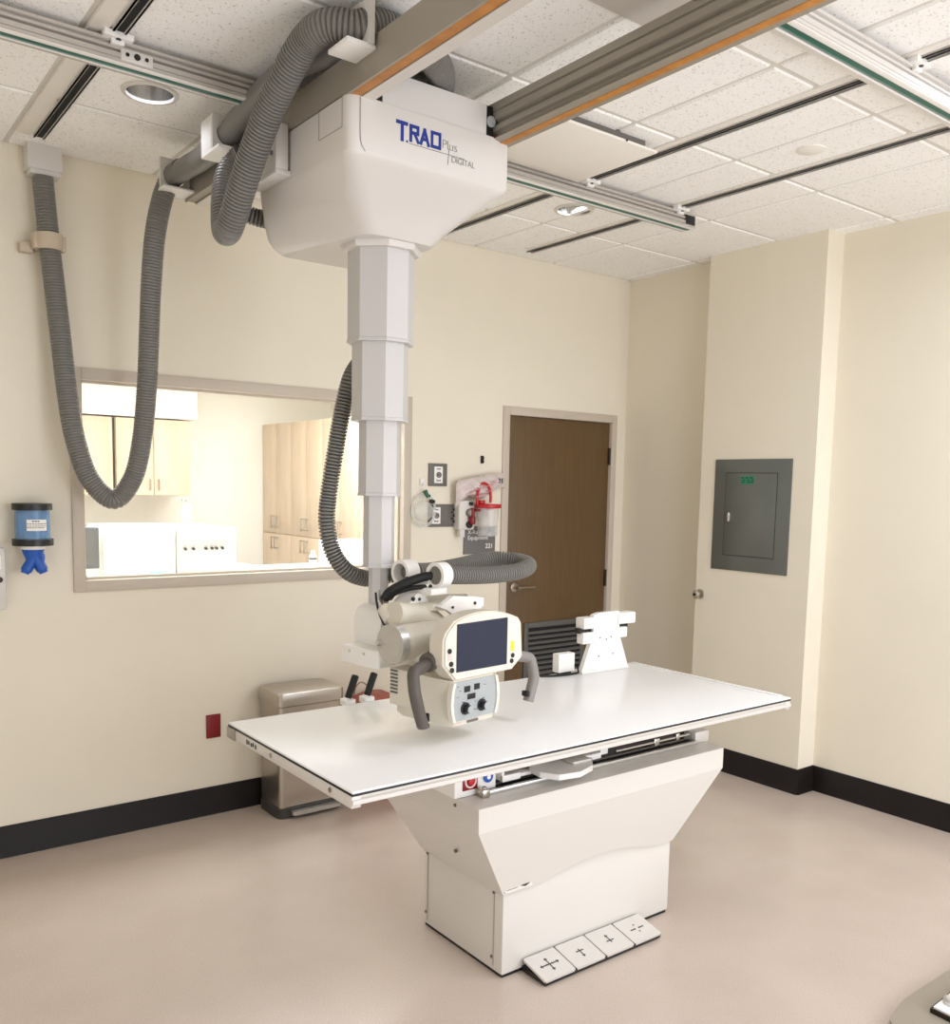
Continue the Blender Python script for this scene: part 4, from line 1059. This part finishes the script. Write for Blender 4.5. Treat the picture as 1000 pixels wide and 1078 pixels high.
# suction canister with red lid
t = thing('suction_canister', 'clear suction canister with red lid and tall red carrying loop', 'canister', (-1.262, -.10, 1.40))
cx, cy = -1.262, -.10
b = NB(); lathe(b, [(.056, 0), (.060, .004), (.066, .165), (.066, .172)], (cx, cy, 1.398), n=36); obj('canister', b, clear_p, t)
b = NB(); cyl(b, (cx, cy, 1.566), (cx, cy, 1.590), .080, n=36, b=.005); cyl(b, (cx-.05, cy, 1.59), (cx-.05, cy, 1.612), .022, n=18, b=.003); cyl(b, (cx+.01, cy, 1.555), (cx+.01, cy, 1.57), .02, n=14); obj('lid', b, redm, t)
b = NB(); sweep(b, [(cx-.082, cy, 1.585), (cx-.080, cy, 1.65), (cx-.058, cy, 1.70), (cx-.025, cy, 1.712), (cx+.005, cy, 1.69), (cx+.018, cy, 1.645), (cx+.018, cy, 1.588)], .0085, 12, .01); obj('carry_loop', b, redm, t)
b = NB(); cyl(b, (cx-.098, cy+.02, 1.51), (cx-.098, cy+.02, 1.565), .013, n=14, b=.003); cyl(b, (cx-.105, cy+.015, 1.47), (cx-.105, cy+.015, 1.515), .02, n=14, b=.005); box(b, cx-.09, cx-.06, cy-.01, cy+.03, 1.545, 1.558, .002); obj('valve', b, dkred, t)
b = NB(); box(b, cx-.03, cx+.012, cy-.0625, cy-.058, 1.425, 1.455); obj('label', b, panelg, t)
b = NB(); box(b, cx-.05, cx+.05, -.038, 0, 1.50, 1.56, .004); obj('wall_mount', b, ivory, t)
# room sign
t = thing('room_sign', 'grey room sign with white lettering below the suction canister', 'sign', (-1.247, 0, 1.37))
b = NB(); box(b, -1.368, -1.128, -.010, 0, 1.283, 1.452, .002); obj('sign_plate', b, signg, t)
b = NB(); text_front(b, 'X-Ray', .036, -1.342, -.0108, 1.405, 1., 0.); text_front(b, 'Equipment', .036, -1.342, -.0108, 1.371, 1., 0.); text_front(b, '221', .040, -1.206, -.0108, 1.318, 1., .0006); obj('lettering', b, paper, t)
b = NB(); box(b, -1.384, -1.372, -.02, 0, 1.40, 1.44, .002)
single('switch_tab', b, bronze, 'tiny dark tab on the wall at the top left of the room sign', 'tab')

# ------------------------------------------------------------------ electrical panel on the column face and the knob below
t = thing('electrical_panel', 'flat grey electrical panel set in the wall column', 'electrical panel', (CX, -1.15, 1.55))
b = NB(); box(b, CX-.007, CX, -1.410, -.886, 1.226, 1.882, .002); obj('trim_plate', b, grey_panel, t)
b = NB(); box(b, CX-.0105, CX-.006, -1.318, -.972, 1.318, 1.800, .0015); dr = obj('panel_door', b, grey_panel, t)
b = NB(); box(b, CX-.0072, CX-.0068, -1.322, -.968, 1.314, 1.804); obj('door_gap', b, black, t)
b = NB(); box(b, CX-.0118, CX-.010, -1.165, -1.075, 1.737, 1.784); lb_ = obj('label', b, greenlab, dr)
b = NB()
for z, a in ((1.770, (.09, .06, .03)), (1.757, (.08, .05, .02)), (1.745, (.085, .045, .025))):
    for q in a: box(b, CX-.0123, CX-.0116, -1.165+q-.022, -1.165+q-.004, z, z+.007)
obj('lettering', b, mat('dark green print', (20, 72, 52), .5), lb_)
b = NB(); box(b, CX-.016, CX-.010, -1.013, -.992, 1.515, 1.570, .003); cyl(b, (CX-.014, -1.003, 1.55), (CX-.020, -1.003, 1.55), .008, n=14); obj('latch', b, chrome, dr)
t = thing('round_knob', 'small round nickel knob on the wall column below the grey panel', 'knob', (CX, -.812, 1.06))
b = NB(); cyl(b, (CX, -.812, 1.06), (CX-.006, -.812, 1.06), .030, n=32, b=.002); obj('rose', b, nickel, t)
b = NB(); lathe(b, [(.010, 0), (.010, -.02), (.024, -.030), (.026, -.042), (.018, -.050), (.006, -.051)], (CX-.005, -.812, 1.06), 'x', 28); kb = obj('knob', b, nickel, t)
b = NB(); cyl(b, (CX-.055, -.812, 1.06), (CX-.058, -.812, 1.06), .009, n=16); obj('keyway', b, bronze, kb)

# ------------------------------------------------------------------ bins under the window
t = thing('step_bin', 'brushed steel rectangular pedal bin standing against the wall', 'bin', (-2.52, -.16, 0))
x0, x1, y0, y1 = -2.700, -2.345, -.285, -.035
b = NB()
def rr4(x0, x1, y0, y1, r, z): return round_ring([(x0, y0), (x1, y0), (x1, y1), (x0, y1)], r, z, 6)
loft(b, [rr4(x0+.006, x1-.006, y0+.006, y1-.006, .026, .05), rr4(x0, x1, y0, y1, .028, .575)]); obj('body', b, steel, t)
b = NB(); loft(b, [rr4(x0-.006, x1+.010, y0-.006, y1, .030, .579), rr4(x0-.006, x1+.010, y0-.006, y1, .030, .638), rr4(x0-.002, x1+.006, y0-.002, y1, .030, .645), rr4(x0+.02, x1-.016, y0+.02, y1-.02, .03, .651)]); obj('lid', b, steel, t)
b = NB(); loft(b, [rr4(x0-.004, x1+.004, y0-.004, y1, .048, .0), rr4(x0-.004, x1+.004, y0-.004, y1, .048, .05), rr4(x0+.006, x1-.006, y0+.006, y1, .045, .058)]); obj('base_ring', b, mat('dark grey plastic', (62, 58, 56), .45), t)
b = NB(); prism(b, [(p[0], p[1]) for p in round_ring([(x0+.06, y0-.045), (x1-.02, y0-.045), (x1-.02, y0), (x0+.06, y0)], .02, 0)], 'z', .022, .040, .005); obj('pedal', b, alu, t)
b = NB(); box(b, x0+.02, x1-.02, y1, y1+.018, .55, .64, .004); obj('hinge_cover', b, black, t)
t = thing('waste_bin', 'red lidded waste bin behind the table, right of the steel bin', 'bin', (-2.14, -.2, 0))
b = NB(); loft(b, [rr4(-2.27, -1.99, -.28, -.04, .04, 0), rr4(-2.30, -1.965, -.30, -.03, .045, .44)]); obj('body', b, binred, t)
b = NB(); loft(b, [rr4(-2.305, -1.955, -.305, -.025, .045, .44), rr4(-2.305, -1.955, -.305, -.025, .045, .455), rr4(-2.17, -1.958, -.295, -.03, .04, .515), rr4(-2.10, -1.975, -.24, -.045, .03, .540)]); obj('lid', b, binred, t)

# ------------------------------------------------------------------ equipment foot in the lower right corner
t = thing('stand_base_plate', 'warm grey floor plate of a stand at the lower right edge of the view', 'base plate', (-1.5, -3.3, 0))
b = NB(); prism(b, [(p[0], p[1]) for p in round_ring([(-1.905, -3.02), (-1.73, -2.985), (-1.20, -2.985), (-1.20, -3.75), (-1.905, -3.75)], .05, 0, 6)], 'z', 0, .03, .008, 3); obj('plate', b, platem, t)
b = NB(); prism(b, [(-1.735, -3.075), (-1.40, -3.06), (-1.40, -3.6), (-1.76, -3.6)], 'z', .030, .046, .002); up = obj('shim', b, bronze, t)
b = NB(); prism(b, [(-1.728, -3.082), (-1.40, -3.067), (-1.40, -3.6), (-1.752, -3.6)], 'z', .046, .052, .001); obj('foot_plate', b, paper, t)
b = NB(); lathe(b, [(.012, .0), (.034, .0), (.034, .012), (.026, .016), (.012, .010)], (-1.655, -3.115, .052), n=28, cap=False); cyl(b, (-1.655, -3.115, .052), (-1.655, -3.115, .062), .013, n=6); obj('anchor_bolt', b, alu, t)

# ------------------------------------------------------------------ control room behind the glass
def shell_wall(name, x0, x1, y0, y1, z0=0, z1=2.47):
    b = NB(); box(b, x0, x1, y0, y1, z0, z1); return struct(obj(name, b, white_wall))
shell_wall('wall_control_back', -5.2, -.9, 2.36, 2.46); shell_wall('wall_control_left', -5.2, -5.1, .12, 2.36); shell_wall('wall_control_right', -1.0, -.9, .13, 2.36)
b = NB(); box(b, -5.2, -.9, .12, 2.46, 2.47, 2.52); struct(obj('ceiling_control_room', b, white_wall))
b = NB(); box(b, -5.1, -2.25, 2.0, 2.36, 2.12, 2.47); struct(obj('trim_soffit', b, white_wall))
def door_front(b, x0, x1, z0, z1, y): box(b, x0+.002, x1-.002, y-.02, y, z0+.002, z1-.002, .002)
for k, (x0, x1, lab) in enumerate([(-3.58, -3.22, 'pale wood wall cabinet at the far left through the window'), (-3.22, -2.835, 'pale wood wall cabinet seen inside the hanging hose loop'), (-2.815, -2.31, 'pale wood wall cabinet above the white soap bottle')]):
    t = thing('wall_cabinet', lab, 'cabinet', ((x0+x1)/2, 2.18, 1.58), 'wall cabinets in the control room')
    b = NB(); box(b, x0, x1, 2.02, 2.358, 1.585, 2.11); obj('body', b, maple, t)
    xm = (x0+x1)/2
    for a, c in ((x0, xm), (xm, x1)):
        b = NB(); door_front(b, a, c, 1.585, 2.11, 2.02); d = obj('door', b, maple, t)
        hx = c-.03 if a == x0 else a+.03
        b = NB(); cyl(b, (hx, 1.985, 1.62), (hx, 1.985, 1.70), .005, n=10); cyl(b, (hx, 1.985, 1.63), (hx, 2.0, 1.63), .004, n=8); cyl(b, (hx, 1.985, 1.69), (hx, 2.0, 1.69), .004, n=8); obj('handle', b, nickel, d)
for k, (y0, y1) in enumerate([(1.86, 2.358), (1.36, 1.86), (.86, 1.36)]):
    t = thing('tall_cabinet', ['tall pale wood cabinet deepest in the room beyond the glass', 'tall pale wood cabinet in the middle of its row beyond the glass', 'tall pale wood cabinet nearest the column, partly behind the slim hose'][k], 'cabinet', (-1.3, (y0+y1)/2, 0), 'tall cabinets in the control room')
    b = NB(); box(b, -1.58, -1.002, y0, y1-.001, 0, 2.14); obj('body', b, maple, t)
    for z0, z1, nm in ((.1, 1.30, 'drawer_front'), (1.30, 2.14, 'door')):
        ym = (y0+y1)/2
        for a, c in ((y0, ym), (ym, y1)):
            b = NB(); box(b, -1.60, -1.58, a+.002, c-.002, z0+.002, z1-.002, .002); d = obj(nm, b, maple, t)
            hy = c-.03 if a == y0 else a+.03; hz = 1.34 if nm == 'door' else 1.18
            b = NB(); cyl(b, (-1.632, hy, hz), (-1.632, hy, hz+.10), .005, n=10); cyl(b, (-1.632, hy, hz+.01), (-1.60, hy, hz+.01), .004, n=8); cyl(b, (-1.632, hy, hz+.09), (-1.60, hy, hz+.09), .004, n=8); obj('handle', b, nickel, d)
b = NB(); box(b, -2.834, -2.816, 2.03, 2.358, 1.59, 2.105); obj('dark_gap_fill', b, bronze, bpy.data.objects['wall_cabinet.001'])  # dark strip added to make the gap between two cabinets read dark
t = thing('film_reader', 'white floor standing cabinet beneath the soap bottle, beyond the glass', 'cabinet', (-2.7, 1.9, 0))
b = NB(); box(b, -3.15, -2.25, 1.62, 2.3, 0, 1.36, .01); obj('body', b, cabm, t)
b = NB(); box(b, -3.15, -2.25, 1.60, 2.3, 1.36, 1.375, .004); obj('top', b, cabm, t)
t = thing('paper_tray', 'white stacked tray lying under the soap bottle', 'tray', (-2.45, 1.8, 1.375))
b = NB(); box(b, -2.66, -2.30, 1.66, 1.95, 1.375, 1.383, .002); box(b, -2.64, -2.32, 1.67, 1.94, 1.392, 1.399, .002); obj('shelf', b, soapm, t)
b = NB()
for x in (-2.63, -2.34): box(b, x, x+.01, 1.68, 1.93, 1.382, 1.393)
obj('spacer', b, panelg, t)
t = thing('soap_bottle', 'white pump bottle standing on the tray beyond the glass', 'bottle', (-2.42, 1.78, 1.40))
b = NB(); lathe(b, [(.030, .0), (.034, .004), (.034, .10), (.026, .118), (.012, .124), (.012, .135)], (-2.42, 1.78, 1.40), n=24); obj('bottle', b, soapm, t)
b = NB(); cyl(b, (-2.42, 1.78, 1.53), (-2.42, 1.78, 1.56), .006, n=10); box(b, -2.45, -2.412, 1.772, 1.788, 1.556, 1.566, .002); obj('pump', b, panelg, t)
t = thing('workstation_desk', 'white desk close behind the window, below the monitor', 'desk', (-2.9, .55, 0))
b = NB(); box(b, -4.2, -2.35, .16, .95, 1.155, 1.19, .004); obj('desktop', b, cabm, t)
for x in (-4.15, -3.3, -2.40):
    b = NB(); box(b, x-.02, x+.02, .2, .9, 0, 1.155); obj('leg', b, cabm, t)
t = thing('computer_monitor', 'dark computer monitor at the left edge behind the glass', 'monitor', (-3.45, .5, 1.19))
b = NB(); box(b, -3.62, -3.335, .48, .52, 1.235, 1.447, .006); obj('screen_case', b, monm, t)
b = NB(); box(b, -3.60, -3.355, .476, .482, 1.255, 1.43); obj('panel', b, grey_s, t)
b = NB(); box(b, -3.50, -3.46, .50, .52, 1.19, 1.26); box(b, -3.56, -3.40, .45, .58, 1.19, 1.202, .003); obj('stand', b, monm, t)
t = thing('equipment_cabinet', 'plain white equipment cabinet behind the glass, right of the dark monitor', 'cabinet', (-3.11, .55, 1.19))
b = NB(); box(b, -3.312, -2.935, .5, .80, 1.19, 1.452, .006); obj('body', b, cabm, t)
b = NB(); box(b, -3.18, -3.03, .497, .50, 1.265, 1.39, .001); obj('panel', b, mat('pale grey fascia', (226, 224, 218), .5), t)
t = thing('key_cabinet', 'white cabinet behind the glass with a row of small hooks', 'cabinet', (-2.76, .55, 1.19))
b = NB(); box(b, -2.930, -2.59, .5, .80, 1.19, 1.437, .006); obj('body', b, ivory, t)
b = NB(); box(b, -2.90, -2.64, .494, .50, 1.354, 1.360); kr = obj('hook_rail', b, nickel, t)
for x in (-2.885, -2.84, -2.77, -2.735, -2.71, -2.675):
    b = NB(); cyl(b, (x, .5, 1.325), (x, .485, 1.322), .008, n=10); obj('hook', b, bronze, kr)
t = thing('desk_dome', 'small blue and white dome low behind the glass', 'dome', (-3.06, .44, 1.19))
b = NB(); lathe(b, [(.055, .0), (.052, .02), (.040, .038), (.02, .048), (.003, .05)], (-3.06, .40, 1.19), n=24); obj('dome', b, mat('pale blue plastic', (150, 186, 222), .4), t)
t = thing('small_bottle', 'small white bottle in front of the tall cabinets behind the glass', 'bottle', (-2.0, .75, 1.19))
b = NB(); lathe(b, [(.022, 0), (.022, .06), (.012, .072), (.012, .095)], (-2.062, .6, 1.19), n=18); obj('bottle', b, soapm, t)
b = NB(); lathe(b, [(.013, .04), (.0225, .04), (.0225, .052), (.013, .052)], (-2.062, .6, 1.19), n=18, cap=False); obj('label', b, ink, t)
t = thing('side_shelf', 'narrow pale shelf at the right end behind the glass', 'shelf', (-2.0, .55, 0))
b = NB(); box(b, -2.35, -1.62, .16, .80, 1.155, 1.19, .003); obj('board', b, cabm, t)
for x in (-2.30, -1.68):
    b = NB(); box(b, x-.02, x+.02, .2, .75, 0, 1.155); obj('leg', b, cabm, t)
t = thing('document_box', 'white box standing behind the glass beside the crane column', 'box', (-1.80, .55, 1.19))
b = NB(); box(b, -1.97, -1.72, .5, .7, 1.19, 1.345, .004); obj('box', b, soapm, t)
b = NB()
for k in range(4): box(b, -1.90, -1.84+.01*(k % 2), .497, .5, 1.22+.02*k, 1.224+.02*k)
obj('lettering', b, panelg, t)

# ------------------------------------------------------------------ camera
f_, cy_ = 948.6176, 609.969
CO = Vector((-4.6041, -4.3559, 1.6987))
YAW, PIT, ROL = (0.6530, -0.1039, 0.0199)
fwd = Vector((math.sin(YAW)*math.cos(PIT), math.cos(YAW)*math.cos(PIT), math.sin(PIT)))
rt = Vector((math.cos(YAW), -math.sin(YAW), 0)); upv = rt.cross(fwd)
r2 = rt*math.cos(ROL)+upv*math.sin(ROL); u2 = -rt*math.sin(ROL)+upv*math.cos(ROL)
cam = bpy.data.cameras.new('camera'); co = bpy.data.objects.new('camera', cam); C.objects.link(co)
M = Matrix(((r2.x, u2.x, -fwd.x, CO.x), (r2.y, u2.y, -fwd.y, CO.y), (r2.z, u2.z, -fwd.z, CO.z), (0, 0, 0, 1)))
co.matrix_world = M
cam.sensor_fit = 'HORIZONTAL'; cam.sensor_width = 36; cam.lens = f_/1000*36
cam.shift_y = (cy_-539)/1000
cam.clip_start = .02
bpy.context.scene.camera = co

# ------------------------------------------------------------------ light
def area(name, loc, sx, sy, power, col=(1, .955, .89), rot=(0, 0, 0)):
    l = bpy.data.lights.new(name, 'AREA'); l.shape = 'RECTANGLE'; l.size = sx; l.size_y = sy; l.energy = power; l.color = col
    o = bpy.data.objects.new(name, l); C.objects.link(o); o.location = loc; o.rotation_euler = rot
    return o
LC = (.925, 1.0, 1.155)
area('troffer_lamp', (-1.2, -3.5, H-.03), .6, 1.2, 27, LC)
area('troffer_lamp', (-2.6, -4.4, H-.03), .6, 1.2, 6, LC)
area('front_fill', (-1.8, -6.15, 1.2), 3.2, 2.2, 88, LC, (PI/2, 0, 0))  # added fill from behind the camera, no opening in that wall
area('side_fill', (-5.85, -3.4, 1.1), 3.2, 2.0, 19, LC, (PI/2, 0, -PI/2))  # added fill at the unseen left wall, no doorway there
for cx, cy in CANS:
    l = bpy.data.lights.new('can_lamp', 'SPOT'); l.energy = 3.5; l.spot_size = math.radians(125); l.spot_blend = .6; l.shadow_soft_size = .04; l.color = LC
    o = bpy.data.objects.new('can_lamp', l); C.objects.link(o); o.location = (cx, cy, H+.03)
area('control_room_lamp', (-2.6, .55, 2.44), 3.0, .5, 66, (.96, 1, 1.06))
wd = bpy.data.worlds.new('world'); bpy.context.scene.world = wd; wd.use_nodes = True
wd.node_tree.nodes['Background'].inputs[0].default_value = (.9, .9, .9, 1); wd.node_tree.nodes['Background'].inputs[1].default_value = .2

sc = bpy.context.scene
sc.view_settings.view_transform = 'Standard'; sc.view_settings.look = 'None'; sc.view_settings.gamma = 1
sc.view_settings.use_curve_mapping = False
sc.view_settings.exposure = 0.25
sc.cycles.max_bounces = 10; sc.cycles.diffuse_bounces = 6; sc.cycles.transparent_max_bounces = 12
sc.cycles.use_denoising = True
sc.cycles.sample_clamp_indirect = 6
